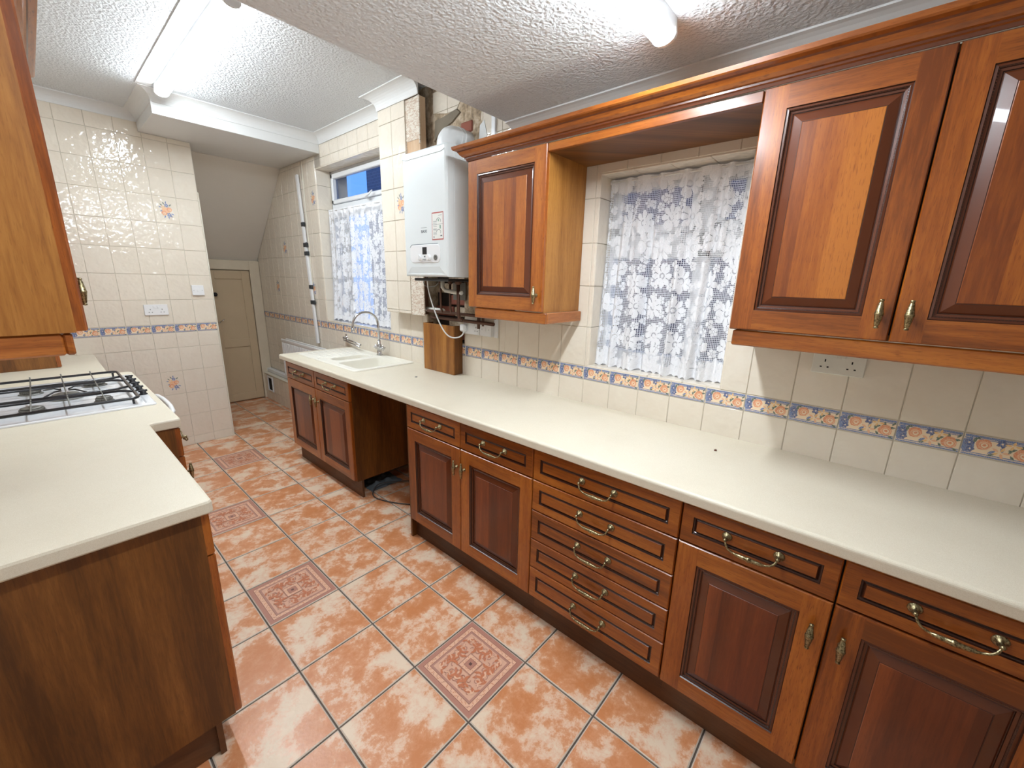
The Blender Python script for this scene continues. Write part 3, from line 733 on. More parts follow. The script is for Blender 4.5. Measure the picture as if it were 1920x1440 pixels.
# A: sink unit
base_unit(2.507, 3.53, 'two-door floor cabinet under the sink with two small drawers', [
    ('drawer', 2.507, 3.017, ZDR+.003, ZT-.006, None), ('drawer', 3.017, 3.53, ZDR+.003, ZT-.006, None),
    ('door', 2.507, 3.017, ZB_, ZDR-.002, (2.975, .628)), ('door', 3.017, 3.53, ZB_, ZDR-.002, (3.062, .628))])
base_unit(.95, 1.867, 'two-door floor cabinet between the empty appliance gap and the five-drawer unit', [
    ('drawer', 1.407, 1.85, ZDR+.003, ZT-.006, None), ('drawer', .95, 1.407, ZDR+.003, ZT-.006, None),
    ('door', 1.407, 1.85, ZB_, ZDR-.002, (1.43, .62)), ('door', .95, 1.407, ZB_, ZDR-.002, (1.375, .62))], panel_to_floor=True)
zz = [ZB_, .298, .440, .580, ZDR, ZT-.003]
base_unit(.34, .95, 'floor cabinet with a stack of five drawers under the right-hand worktop', [('drawer', .34, .95, zz[k]+.0015, zz[k+1]-.002, None) for k in range(5)])
base_unit(-.485, .34, 'two-door floor cabinet nearest the camera at the right edge of the photo', [
    ('drawer', -.07, .34, ZDR+.003, ZT-.006, None), ('drawer', -.485, -.07, ZDR+.003, ZT-.006, None),
    ('door', -.07, .34, ZB_, ZDR-.002, (-.035, .612)), ('door', -.485, -.07, ZB_, ZDR-.002, (-.103, .612))])

# right worktop with a cut-out for the sink
def nose(x0, xf, zt, zb, r=.012, n=5):
    P = [(x0, zb), (xf+.004, zb), (xf, zb+.004)]
    for i in range(n+1): a = pi/2*i/n; P.append((xf+r-r*cos(a), zt-r+r*sin(a)))
    return P+[(x0, zt)]
WT, WB = .905, .865
b = MB()
b.prism(nose(-.495, -.615, WT, WB), 'y', 2.50, 3.60); b.box(-.495, -.0, 2.50, 2.585, WB, WT); b.box(-.035, 0, 2.585, 3.475, WB, WT); b.box(-.495, 0, 3.475, 3.60, WB, WT)
b.prism(nose(0, -.615, WT, WB), 'y', -1.2, 2.50)
b.build('worktop', 'worktop', None, label='long cream laminate worktop along the right wall', cat='worktop')
# marks on the worktop
def splat(name, x, y, r, mat, z=WT, label=None, n=9, h=.0012, cat='debris', sy=1.0):
    b = MB(); P = [(x+r*cos(2*pi*i/n)*random.uniform(.6, 1.1), y+r*sy*sin(2*pi*i/n)*random.uniform(.6, 1.1)) for i in range(n)]
    b.loops([[(p, q, z+.0002) for p, q in P], [(p, q, z+h*.6) for p, q in P], [(x+(p-x)*.6, y+(q-y)*.6, z+h) for p, q in P]], 0, True); return b.build(name, mat, None, label=label, cat=cat)
splat('crumb', -.20, .36, .006, MT['glaze2'], h=.006, label='dark red-brown crumb on the right worktop opposite the lace window')
splat('plug_scrap', -.293, 2.177, .011, 'grey_metal', h=.004, label='small grey scrap on the worktop in front of the sink end of the duct box')
# sink
def rrect(x0, x1, y0, y1, r, n=5):
    P = []
    for cx, cy, a0 in ((x1-r, y1-r, 0), (x0+r, y1-r, pi/2), (x0+r, y0+r, pi), (x1-r, y0+r, 3*pi/2)):
        for i in range(n+1): a = a0+pi/2*i/n; P.append((cx+r*cos(a), cy+r*sin(a)))
    return P
def to_rect(P, x0, x1, y0, y1):
    cx, cy = (x0+x1)/2, (y0+y1)/2; out = []
    for x, y in P:
        dx, dy = x-cx, y-cy; t = min((x1-cx)/abs(dx) if abs(dx) > 1e-9 else 9e9, (y1-cy)/abs(dy) if abs(dy) > 1e-9 else 9e9); out.append((cx+dx*t, cy+dy*t))
    return out
sink = thing('sink', (-.27, 3.03, WT), 'cream one-and-a-half bowl inset sink with drainer', 'sink')
SX0, SX1, SY0, SY1 = -.512, -.022, 2.565, 3.495; zt = WT+.009
b = MB()
def bowl(R_, B_, dep, r):
    hole = rrect(*B_, r); loopz = [([(x, y, zt) for x, y in to_rect(hole, *R_)])]
    cx, cy = (B_[0]+B_[1])/2, (B_[2]+B_[3])/2
    loopz.append([(x, y, zt) for x, y in hole])
    for k, (sc, z) in enumerate(((.985, zt-.006), (.97, zt-.03), (.93, zt-dep+.02), (.86, zt-dep), )): loopz.append([(cx+(x-cx)*sc, cy+(y-cy)*sc, z) for x, y in hole])
    b.loops(loopz, 0, True, cap0=False, cap1=True); b.sm[-1] = False
    n = len(hole)
    for q in range(n): b.sm[-(n*5+1)+q] = False
bowl((SX0+.006, SX1-.006, SY0+.006, 2.955), (-.462, -.095, 2.60, 2.93), .16, .05)
bowl((SX0+.006, SX1-.006, 2.955, 3.15), (-.43, -.135, 2.985, 3.125), .12, .05)
b.poly([(SX0+.006, 3.15, zt), (SX1-.006, 3.15, zt), (SX1-.006, SY1-.006, zt), (SX0+.006, SY1-.006, zt)])
o1 = rrect(SX0, SX1, SY0, SY1, .02, 3)
def lp(i, z): return [(x, y, z) for x, y in rrect(SX0+i, SX1-i, SY0+i, SY1-i, .02, 3)]
b.loops([lp(0, WT+.0005), lp(0, WT+.006), lp(.004, zt+.002), lp(.010, zt+.001), lp(.012, zt)], 0, True, cap0=False, cap1=False)
for k in range(8):
    x = -.44+k*.045; b.tube([(x, 3.19, zt), (x, 3.46, zt)], .0035, 6)
b.tube([(-.49, 3.17, zt), (-.30, 3.165, zt), (-.14, 3.15, zt), (-.11, 3.09, zt), (-.115, 3.0, zt), (-.10, 2.955, zt), (-.06, 2.90, zt)], .004, 6)
b.build('basin', 'sink', sink)
b = MB(); b.lathe([(.03, 0), (.03, .002), (.02, .003)], (-.28, 2.765, zt-.16), 'z', 16); b.build('waste', 'chrome', sink)
zt += .0045
tap = thing('mixer_tap', (-.065, 2.985, zt), 'chrome swan-neck mixer tap with two cross handles behind the sink', 'tap')
b = MB(); b.lathe([(.025, 0), (.025, .004), (.019, .008), (.019, .06), (.022, .065), (.022, .082), (.014, .088), (.012, .12)], (-.065, 2.985, zt), 'z', 16); b.build('tap_body', 'chrome', tap)
P = [(-.065, 2.985, zt+.085), (-.065, 2.985, zt+.25)]
for i in range(1, 13): a = pi*i/12; P.append((-.165+.10*cos(a), 2.985+.03*(1-cos(a))/2, zt+.25+.10*sin(a)))
P.append((-.265, 3.015, zt+.21)); b = MB(); b.tube(P, .0095, 12); b.lathe([(.011, 0), (.011, .02)], (-.265, 3.015, zt+.205), 'z', 12); b.build('spout', 'chrome', tap)
for sgn in (-1, 1):
    b = MB(); y = 2.985+sgn*.045; b.lathe([(.009, -.03*sgn), (.009, 0), (.014, .004*sgn), (.014, .014*sgn), (.006, .018*sgn)], (-.065, y, zt+.062), 'y', 12)
    for an in (0, pi/2): b.tube([(-.065+.022*cos(an), y+sgn*.008, zt+.062+.022*sin(an)), (-.065-.022*cos(an), y+sgn*.008, zt+.062-.022*sin(an))], .0045, 8)
    b.build('tap_handle', 'chrome', tap)
# towel rail
tr = thing('towel_rail', (-.01, 3.65, .98), 'chrome swing towel rail on the tiles behind the sink', 'towel rail')
b = MB(); b.lathe([(.022, 0), (.022, -.004), (.01, -.008), (.01, -.035)], (0, 3.65, .985), 'x', 14); b.box(-.006, 0, 3.64, 3.66, .945, 1.02, bev=.003); b.build('wall_bracket', 'chrome', tr)
b = MB(); b.tube([(-.03, 3.65, .985), (-.10, 3.22, .975)], .007, 10); b.tube([(-.03, 3.65, .965), (-.10, 3.24, .955)], .007, 10); b.build('rail_bar', 'chrome', tr)

# duct box under the boiler
db = thing('pipe_cover', (-.035, 2.2, WT), 'brown wood-effect pipe cover standing on the worktop under the boiler', 'box')
b = MB(); b.box(-.082, -.070, 2.045, 2.365, WT+.001, 1.235, bev=.001); b.build('front_panel', 'veneer', db)
b = MB(); b.box(-.070, -.002, 2.045, 2.057, WT+.001, 1.235); b.build('end_panel', 'veneer_shaded', db)
b = MB(); b.box(-.070, -.002, 2.353, 2.365, WT+.001, 1.235); b.build('end_panel', 'veneer_shaded', db)

# boiler
BX, BY0, BY1, BZ0, BZ1 = -.335, 1.795, 2.185, 1.545, 2.218
boiler = thing('boiler', (-.17, 1.99, BZ0), 'white wall-hung gas boiler left of the wall cabinets', 'boiler')
b = MB()
def bl(x, i): return [(x, BY0+i, BZ0+i), (x, BY1-i, BZ0+i), (x, BY1-i, BZ1-i), (x, BY0+i, BZ1-i)]
b.loops([bl(-.02, 0), bl(-.275, 0), bl(-.276, .002), bl(-.279, .002), bl(-.280, 0), bl(BX+.012, 0), bl(BX+.004, .003), bl(BX, .012)], 0, False, cap1=False)
i = .012
# front: flat field with a sloping lower lip
y0, y1, z0, z1 = BY0+i, BY1-i, BZ0+i, BZ1-i; zb = BZ0+.055
b.poly([(BX, y0, zb), (BX, y1, zb), (BX, y1, z1), (BX, y0, z1)]); b.poly([(BX, y0, z0), (BX, y1, z0), (BX+.006, y1-.04, z0+.004), (BX+.006, y0+.04, z0+.004)])
b.poly([(BX, y0, z0), (BX+.006, y0+.04, z0+.004), (BX, y0+.055, zb), (BX, y0, zb)]); b.poly([(BX, y1, z0), (BX+.006, y1-.04, z0+.004), (BX, y1-.055, zb), (BX, y1, zb)])
b.poly([(BX+.006, y0+.04, z0+.004), (BX+.006, y1-.04, z0+.004), (BX, y1-.055, zb), (BX, y0+.055, zb)])
b.tube([(BX-.001, BY0+.01, BZ1-.03), (BX-.001, BY0+.04, BZ1-.038), (BX-.001, BY1-.04, BZ1-.038), (BX-.001, BY1-.01, BZ1-.03)], .0022, 6)
b.build('casing', 'boiler', boiler)
def yz_rr(x, y0, y1, z0, z1, r, n=5): return [(x, p, q) for p, q in rrect(y0, y1, z0, z1, r, n)]
b = MB(); b.loops([yz_rr(BX+.0005, 1.852, 2.128, 1.622, 1.722, .03), yz_rr(BX-.002, 1.852, 2.128, 1.622, 1.722, .03), yz_rr(BX-.0035, 1.855, 2.125, 1.625, 1.719, .028)], 0); cp = b.build('control_panel', 'white_plastic', boiler)
b = MB(); b.tube([(BX-.003, 2.128, 1.71), (BX-.003, 2.11, 1.724), (BX-.003, 1.87, 1.724)], .0012, 6); b.build('panel_edge', 'ink', cp)
b = MB(); b.box(BX-.005, BX-.003, 1.969, 2.009, 1.668, 1.708, bev=.001); b.build('display', 'black_plastic', cp)
for y in (2.028, 1.948):
    b = MB(); b.lathe([(.0185, 0), (.0185, -.004), (.016, -.005), (.016, -.012), (.012, -.014)], (BX-.003, y, 1.650), 'x', 20); b.box(BX-.021, BX-.015, y-.003, y+.003, 1.636, 1.664, bev=.001); b.build('knob', 'white_plastic', cp)
b = MB(); b.box(BX-.0045, BX-.003, 1.983, 1.995, 1.652, 1.660); b.box(BX-.0045, BX-.003, 1.975, 2.002, 1.640, 1.643); b.box(BX-.0045, BX-.003, 1.978, 1.999, 1.632, 1.634); b.build('printed_marks', 'ink', cp)
b = MB(); b.lathe([(.015, 0), (.015, -.004), (.012, -.005)], (BX-.003, 1.890, 1.650), 'x', 20); b.build('pressure_gauge', 'grey_metal', cp)
b = MB(); b.tube([(BX-.0088, 1.890, 1.650), (BX-.0088, 1.884, 1.658)], .0012, 5); b.build('gauge_needle', 'hole', cp)
tm = text_mesh('BAXI', .024, 'ink'); inst('badge', tm, boiler, (BX-.0006, 1.994, 1.792), rot=(pi/2, 0, -pi/2))
b = MB(); b.box(BX-.0008, BX-.0002, 1.968, 2.02, 1.812, 1.8135); b.build('badge_line', 'ink', boiler)
b = MB(); b.box(BX-.0008, BX-.0001, 1.822, 1.920, 1.742, 1.886); st = b.build('sticker', 'label_red', boiler, label='red-edged instruction sticker')
b = MB(); b.box(BX-.0012, BX-.0008, 1.826, 1.916, 1.748, 1.880); b.build('sticker_paper', 'label_white', st)
b = MB()
for z in (1.868, 1.84, 1.836, 1.828, 1.82, 1.812, 1.80, 1.796, 1.79, 1.782, 1.776, 1.77): b.box(BX-.0016, BX-.0012, 1.878 if z < 1.86 else 1.835, 1.908 if z < 1.86 else 1.865, z, z+.0014)
b.box(BX-.0016, BX-.0012, 1.900, 1.907, 1.754, 1.762); b.box(BX-.0016, BX-.0012, 1.832, 1.848, 1.760, 1.766)
for z in (1.845, 1.786): b.tube([(BX-.0015, 1.862-.018*cos(a*.5), z+.014*sin(a*.5)-.004) for a in range(-1, 7)], .001, 5)
b.box(BX-.0016, BX-.0012, 1.826, 1.916, 1.8225, 1.8235); b.build('sticker_print', 'ink', st)
b = MB(); b.box(BX-.0017, BX-.0012, 1.845, 1.852, 1.800, 1.818); b.box(BX-.0017, BX-.0012, 1.860, 1.866, 1.838, 1.850); b.build('sticker_print_green', 'ink_green', st, kind='stuff')
fl = MB(); fc = (-.165, 1.99)
P = [(fc[0], fc[1], BZ1-.005), (fc[0], fc[1], BZ1+.05)]
for i in range(1, 9): a = pi/2*i/8; P.append((fc[0]+.055*(1-cos(a)), fc[1], BZ1+.05+.06*sin(a)))
P.append((.002, fc[1], BZ1+.11)); fl.tube(P, .055, 24)
for x in (-.085, -.06): fl.lathe([(.055, -.006), (.059, -.004), (.059, .004), (.055, .006)], (x, fc[1], BZ1+.11), 'x', 24)
fl.build('flue_elbow', 'white_plastic', boiler)
b = MB(); b.lathe([(.014, 0), (.014, .02), (.010, .024), (.010, .03)], (-.2, 2.08, BZ1), 'z', 12); b.lathe([(.012, -.03), (.012, .03)], (-.2, 2.08, BZ1+.018), 'y', 12); b.build('test_cap', 'white_plastic', boiler)
# pipes under boiler
pw = thing('pipework', (-.05, 2.1, 1.3), 'tangle of copper and white pipes below the boiler', 'pipes')
for (y, x, r, z0, m) in ((1.86, -.10, .011, 1.24, 'copper'), (1.95, -.12, .011, 1.30, 'copper'), (2.05, -.10, .0075, 1.33, 'copper'), (1.72+.1, -.06, .008, 1.26, 'copper'), (2.12, -.12, .0075, 1.33, 'copper')):
    b = MB(); b.tube([(x, y, BZ0), (x, y, z0+.03), (x+.01, y, z0)] if z0 > 1.29 else [(x, y, BZ0), (x+.03, y, 1.45), (-.03, y, 1.40), (-.03, y, z0)], r, 10); b.lathe([(r*1.7, 0), (r*1.9, -.01), (r*1.9, -.03), (r*1.3, -.035)], (x, y, BZ0), 'z', 8); b.build('pipe', m, pw)
b = MB(); b.tube([(-.12, 1.95, 1.30), (-.09, 1.95, 1.295)], .011, 10); b.tube([(-.09, 2.30, 1.33), (-.085, 1.66, 1.325)], .010, 10); b.build('pipe', 'copper', pw)
b = MB(); b.tube([(-.06, 2.30, 1.285), (-.06, 1.70, 1.283)], .011, 10); b.build('pipe', 'copper', pw)
b = MB(); b.tube([(-.12, 2.10, BZ0), (-.12, 2.10, 1.49), (-.11, 2.085, 1.47), (-.11, 2.02, 1.465), (-.11, 1.93, 1.46)], .013, 12); b.build('condensate_pipe', 'old_plastic', pw)
b = MB(); b.tube([(-.05, 2.36, 1.335), (-.05, 2.18, 1.332)], .016, 12); b.build('condensate_pipe', 'old_plastic', pw)
b = MB(); b.box(-.075, -.05, 1.995, 2.17, 1.535, 1.5445); b.box(-.30, -.03, 1.83, 2.15, 1.528, 1.5445, bev=.004); b.build('manifold', 'black_plastic', pw)
b = MB(); b.box(-.015, -.005, 2.0, 2.12, 1.41, 1.52); b.build('fixing_plate', 'grey_metal', pw)
# sockets
def socket(y0, y1, z0, z1, x, label, kind, depth=.012, group=None, wall='r', mat='white_plastic', legs=True):
    """local a = image-right, centred plate"""
    w, h = abs(y1-y0), z1-z0
    t = thing('wall_socket' if kind != 'switch' else 'wall_switch', ((x, (y0+y1)/2, z0) if wall == 'r' else ((y0+y1)/2, x, z0)), label, 'socket' if kind != 'switch' else 'switch', group)
    def put(nm, boxes, m, lab=None, kd=None):
        b = MB()
        for (a0, a1, c0, c1, d0, d1, bv) in boxes:
            if wall == 'r': b.box(x-d0, x-d1, (y0+y1)/2-a0, (y0+y1)/2-a1, z0+c0, z0+c1, 0, bv)
            else: b.box((y0+y1)/2+a0, (y0+y1)/2+a1, x-d0, x-d1, z0+c0, z0+c1, 0, bv)
        b.build(nm, m, t, kind=kd)
    put('plate', [(-w/2, w/2, 0, h, 0, depth, .002)], mat); D = depth
    if kind == 'double': cs = (-.038, .038)
    elif kind == 'switch': cs = ()
    else: cs = kind
    if kind == 'switch':
        put('rocker', [(-.006, .006, h/2-.011, h/2+.011, D, D+.003, .001)], mat); put('screws', [(-.032, -.028, h/2-.002, h/2+.002, D, D+.0006, 0), (.028, .032, h/2-.002, h/2+.002, D, D+.0006, 0)], 'ink', kd='stuff')
    for k, c in enumerate(cs):
        if kind == 'double': r = c+(.026 if c < 0 else -.026)
        else: r = c-.02
        put('rocker', [(r-.006, r+.006, h-.028, h-.008, D, D+.004, .001)], mat)
        put('pin_holes', [(c-.002, c+.002, h*.50, h*.50+.009, D, D+.0005, 0), (c-.013, c-.007, h*.26, h*.26+.0045, D, D+.0005, 0), (c+.007, c+.013, h*.26, h*.26+.0045, D, D+.0005, 0)], 'hole', kd='stuff')
    return t
socket(-.023, .127, 1.232, 1.318, 0, 'white double socket below the right-hand wall cabinet', 'double', mat='old_plastic')
socket(-1.284+4*0, -1.130, 1.186, 1.272, YE, 'white double socket on the tiled end wall above the flowered border', 'double', wall='e')
socket(-.945, -.859, 1.345, 1.431, YE, 'white single switch on the end wall near its corner', 'switch', wall='e', depth=.018)
t = socket(1.852, 2.005, 1.19, 1.276, -.001, 'white socket holding the boiler plug, right of the brown pipe cover', (.045,), depth=.030)
t = socket(1.750, 1.849, 1.19, 1.276, -.001, 'white fused switch box beside the boiler socket', 'switch', depth=.030)
b = MB(); b.box(-.006, -.001, 1.715, 1.749, 1.185, 1.30, bev=.001); b.build('backing_plate', 'white_plastic', None, label='pale backing strip at the right end of the boiler sockets', cat='plate')
pl = thing('plug', (-.04, 1.985, 1.21), 'white plug and hanging flex feeding the boiler', 'plug')
b = MB(); b.box(-.066, -.032, 1.962, 2.008, 1.205, 1.253, bev=.009); b.build('plug_body', 'white_plastic', pl)
P = [(-.05, 1.98, 1.207), (-.055, 1.985, 1.185), (-.07, 2.01, 1.165), (-.10, 2.05, 1.165), (-.12, 2.09, 1.20), (-.14, 2.13, 1.28), (-.16, 2.16, 1.38), (-.18, 2.17, 1.47), (-.19, 2.165, 1.535)]
def smooth(P, n=6):
    P = [Vector(p) for p in P]; out = []
    for i in range(len(P)-1):
        p0, p1, p2, p3 = P[max(i-1, 0)], P[i], P[i+1], P[min(i+2, len(P)-1)]
        for k in range(n):
            t = k/n; out.append(.5*((2*p1)+(p2-p0)*t+(2*p0-5*p1+4*p2-p3)*t*t+(3*p1-p0-3*p2+p3)*t**3))
    return out+[P[-1]]
b = MB(); b.tube(smooth(P), .0045, 8); b.build('flex', 'white_plastic', pl)
b = MB(); b.tube(smooth([(-.20, 2.15, 1.55), (-.2, 2.19, 1.52), (-.17, 2.19, 1.49), (-.13, 2.15, 1.50), (-.12, 2.13, 1.540)]), .003, 8); b.build('wire', 'grey_metal', pw); pw.location.z -= .008

# ---- wall cabinets right
XC = -.302
cz0, cz1 = 1.39, 2.103
def wall_unit(y0, y1, label, doors, xf=XC, xb=-.002, s=-1, hz=None, group='wall cabinets along the right-hand wall'):
    t = thing('wall_cabinet', ((xf+xb)/2, (y0+y1)/2, cz0), label, 'cabinet', group)
    b = MB(); b.box(xf, xb, y0, y0+.018, cz0, cz1); b.box(xf, xb, y1-.018, y1, cz0, cz1); b.box(xf, xb, y0+.018, y1-.018, cz0+.002, cz0+.018); b.box(xf, xb, y0+.018, y1-.018, cz1-.018, cz1)
    b.box(xf, xf-s*.01, y0+.018, y1-.018, cz0+.018, cz1-.018, 1); b.build('carcass', ['veneer', 'dark'], t)
    for a, c, h in doors: front(t, xf, s, a+.002, c-.002, cz0+.003, cz1-.002, 'door', h)
    return t
wall_unit(1.149, 1.643, 'single-door wall cabinet between the boiler and the lace-curtained window', [(1.149, 1.643, (1.18, 1.47))])
wall_unit(-.457, .351, 'two-door wall cabinet right of the lace-curtained window', [(-.053, .351, (-.022, 1.467)), (-.457, -.053, (-.083, 1.467))])
b = MB(); b.box(-.30, -.002, .352, 1.148, 2.070, 2.088, 0); b.box(-.318, -.300, .352, 1.148, 2.068, 2.100, 1, .002)
b.build('bridging_shelf', ['veneer_shaded', 'wood_h'], None, label='dark wooden canopy shelf bridging the wall cabinets over the window', cat='shelf')
def cornice(y0, y1, xf, xb, s, zc, label, ret1=True, ret0=False):
    pr = [(.0, 0), (.004, 0), (.006, .008), (.012, .010), (.012, .016), (.018, .018), (.028, .026), (.036, .038), (.040, .042), (.052, .046), (.056, .050), (.058, .062), (.0, .062)]
    b = MB(); X = lambda d: xf+s*d
    mi = [1, 1, 0, 1, 0, 0, 0, 1, 0, 0, 0, 0, 0]
    L = []
    if ret0: L.append([(xb, y0-p, zc+q) for p, q in pr])
    L.append([(X(p), y0-(p if ret0 else 0), zc+q) for p, q in pr]); L.append([(X(p), y1+(p if ret1 else 0), zc+q) for p, q in pr])
    if ret1: L.append([(xb, y1+p, zc+q) for p, q in pr])
    b0 = len(b.f); b.loops(L, 0, False); n = len(pr)
    for k in range(len(L)-1):
        for i in range(n): b.mi[b0+k*n+i] = mi[i]
    return b.build('cornice', ['wood_h', 'glaze2'], None, label=label, cat='moulding')
cornice(-1.0, 1.643, -.322, -.002, -1, 2.102, 'moulded wooden cornice running above the right-hand wall cabinets')
def pelmet(y0, y1, xf, xb, s, label, c1=True, c0=True):
    b = MB(); z0, z1 = 1.338, 1.389; X0, X1 = xf, xf-s*.018
    b.box(X0, X1, y0, y1, z0, z1, 0, .004)
    if c1: b.box(X1, xb, y1-.018, y1, z0, z1, 1, .004)
    if c0: b.box(X1, xb, y0, y0+.018, z0, z1, 1, .004)
    return b.build('pelmet', ['wood_h', 'wood_hx'], None, label=label, cat='moulding')
pelmet(1.13, 1.60, -.315, -.002, -1, 'wooden pelmet strip under the single wall cabinet beside the boiler')
pelmet(-.8, .338, -.315, -.002, -1, 'wooden pelmet strip under the two-door wall cabinet on the right', c0=False)

# ---- windows
def window(name, W_, xg, trans, mull, label, topframe=.035, casement=True):
    y0, y1, z0, z1 = W_; t = thing(name, (xg, (y0+y1)/2, z0), kind='structure', label=label)
    f = topframe; b = MB()
    for (a, c, d, e) in ((y0, y1, z1-f, z1), (y0, y1, z0, z0+.09 if name == 'window_1' else z0+f), (y0, y0+f, z0, z1), (y1-f, y1, z0, z1)): b.box(xg, xg+.06, a, c, d, e, 0, .004)
    for z in trans: b.box(xg, xg+.06, y0+f, y1-f, z-.055, z+.055, 0, .004)
    for m in mull: b.box(xg, xg+.06, m-.035, m+.035, z0+f, z1-f, 0, .004)
    b.build('window_frame', 'upvc', t)
    zs = [z0+f]+list(trans)+[z1-f]; ms = [y0+f]+list(mull)+[y1-f]
    for i in range(len(zs)-1):
        for j in range(len(ms)-1):
            za = zs[i]+(.055 if i > 0 else 0); zb2 = zs[i+1]-(.055 if i+1 < len(zs)-1 else 0)
            ya = ms[j]+(.035 if j > 0 else 0); yb = ms[j+1]-(.035 if j+1 < len(ms)-1 else 0)
            if i == len(zs)-2 and casement:   # opening top light with its own sash
                b = MB()
                for (a, c, d, e) in ((ya, yb, zb2-.045, zb2), (ya, yb, za, za+.04), (ya, ya+.04, za, zb2), (yb-.04, yb, za, zb2)): b.box(xg-.012, xg+.03, a+.003, c-.003, d+.003 if d == za else d, e-.003 if e == zb2 else e, 0, .006)
                b.build('sash', 'upvc', t)
            b = MB(); b.box(xg+.028, xg+.032, ya+.001, yb-.001, za+.001, zb2-.001); b.build('pane', 'glass', t)
    return t
w1 = window('window_1', (.405, 1.09, 1.10, 2.045), .150, [1.71], [.614], 'near white window behind the long lace curtain')
w2 = window('window_2', (2.885, 4.03, 1.10, 2.485), .140, [2.13], [3.02], 'far white window above the sink')
b = MB(); b.box(.118, .128, 3.33, 3.36, 2.165, 2.19, 0, .003); b.tube([(.118, 3.345, 2.18), (.095, 3.33, 2.185), (.092, 3.28, 2.20), (.10, 3.24, 2.225)], [.007, .008, .008, .005], 8); b.build('window_handle', 'upvc', w2)
def curtain(y0, y1, z0, z1, x, folds, amp, full, label, seed, swag=None, flare=0.0):
    random.seed(seed); nu, nv = 220, 60; b = MB(); uv = []
    ph = [random.uniform(0, 6.28) for _ in range(6)]; fr = [folds*f for f in (1, 1.63, .57, 2.3, .31, 3.1)]; am = [1, .55, .6, .3, .5, .15]
    V = []; UVs = []
    for j in range(nv+1):
        v = j/nv; z = z0+(z1-z0)*v
        for i in range(nu+1):
            u = i/nu; k = sum(a*sin(2*pi*f*u+p+.6*sin(2.2*v+p)) for a, f, p in zip(am, fr, ph))
            A = amp*(.45+.55*(1-v)) if v < .96 else amp*.5
            yy = y0-flare*(1-v)*(1-u)+(y1-y0+flare*(1-v))*u+.006*sin(9*u+3*v)
            zz = z
            if v < .12: zz = z+(.12-v)/.12*(.012*abs(sin(2*pi*folds*u*1.3+ph[2]))-.006)
            if swag and v < .5: zz += swag*(1-u if swag < 0 else u)*(.5-v)*.12
            xx = x-A*k*.5-(.03*(1-v)**2)
            V.append((xx, yy, zz)); UVs.append((u*full, (z-z0)))
    fs = [(j*(nu+1)+i, j*(nu+1)+i+1, (j+1)*(nu+1)+i+1, (j+1)*(nu+1)+i) for j in range(nv) for i in range(nu)]
    me = bpy.data.meshes.new('net_curtain'); me.from_pydata(V, [], fs); me.materials.append(MT['lace'])
    l = me.uv_layers.new(name='cloth')
    for lo in me.loops: l.data[lo.index].uv = UVs[lo.vertex_index]
    at = me.attributes.new('ztop', 'FLOAT', 'POINT')
    for d in at.data: d.value = (z1-z0)-.035
    me.polygons.foreach_set('use_smooth', [True]*len(fs))
    t = thing('net_curtain', (x, (y0+y1)/2, z0), label, 'curtain')
    me.transform(Matrix.Translation(-WL[t.name])); o = bpy.data.objects.new('lace_cloth', me); COL.objects.link(o); o.parent = t; WL[o.name] = WL[t.name]
    b = MB(); b.tube([(x, y0-.0, z1-.012), (x, y1+.0, z1-.012)], .004, 8)
    for yy in (y0+.003, y1-.003): b.lathe([(.009, -.004), (.009, .004)], (x, yy, z1-.012), 'y', 10)
    b.build('curtain_wire', 'white_plastic', t)
curtain(.43, 1.068, 1.112, 2.018, .098, 7, .030, .86, 'white floral lace net curtain in the near window, gathered on a wire', 3)
curtain(2.92, 3.995, 1.13, 2.135, .095, 11, .020, 1.65, 'white floral lace net curtain over the lower far window above the sink', 8)
# outside: neighbour's wall
b = MB(); b.box(3.0, 3.2, -4.0, 8.25, -1, 8)
b.build('neighbour_wall', 'outwall', None, label='dark brick wall of the neighbouring house seen through the windows', cat='wall')
b = MB(); b.box(.35, 3.0, -4, 14, -.3, -.1); b.build('yard_ground', 'floor_grout', None, label='dark yard paving outside the windows', cat='ground')

# ---- lights
def tube_light(p0, p1, w, z, strength, label):
    t = thing('tube_light', ((p0[0]+p1[0])/2, (p0[1]+p1[1])/2, z), label, 'light', 'tube lights on the ceilings')
    v = Vector((p1[0]-p0[0], p1[1]-p0[1], 0)).normalized(); s = Vector((-v.y, v.x, 0))
    def prof(pts, e0, e1): return [[tuple(Vector((p[0], p[1], 0))+v*e+s*a+Vector((0, 0, z+q))) for a, q in pts] for p, e in ((p0, e0), (p1, e1))]
    b = MB(); b.loops(prof([(-w/2*.9, 0), (-w/2*.97, -.041), (w/2*.97, -.041), (w/2*.97, 0)], .004, -.004), 0); b.build('batten', 'white_plastic', t)
    d = [(-w/2, -.040)]+[(-w/2*cos(pi*i/10), -.042-.024*sin(pi*i/10)) for i in range(11)]+[(w/2, -.040)]
    b = MB(); b.loops(prof(d, .012, -.012), 0, False); b.build('diffuser', emis(strength), t)
    for k, (e0, e1) in enumerate(((0, .013), (-.013, 0))):
        b = MB(); dd = [(a*1.04, q*1.02) for a, q in d]; P = prof([(-w/2*.9, -.001)]+dd+[(w/2*.9, -.001)], 0, 0)[k]; q = v*.013*(1 if k == 0 else -1)
        b.loops([P, [tuple(Vector(p)+q) for p in P]], 0); b.build('end_cap', 'white_plastic', t)
tube_light((-.40, .64), (-1.62, .64), .072, ZN, LAMP_NEAR, 'bright white tube light on the lower near ceiling, cut by the top of the frame')
tube_light((-1.085, 3.76), (-1.085, 2.30), .072, ZF, LAMP_FAR, 'bright white tube light on the raised far ceiling above the hob')

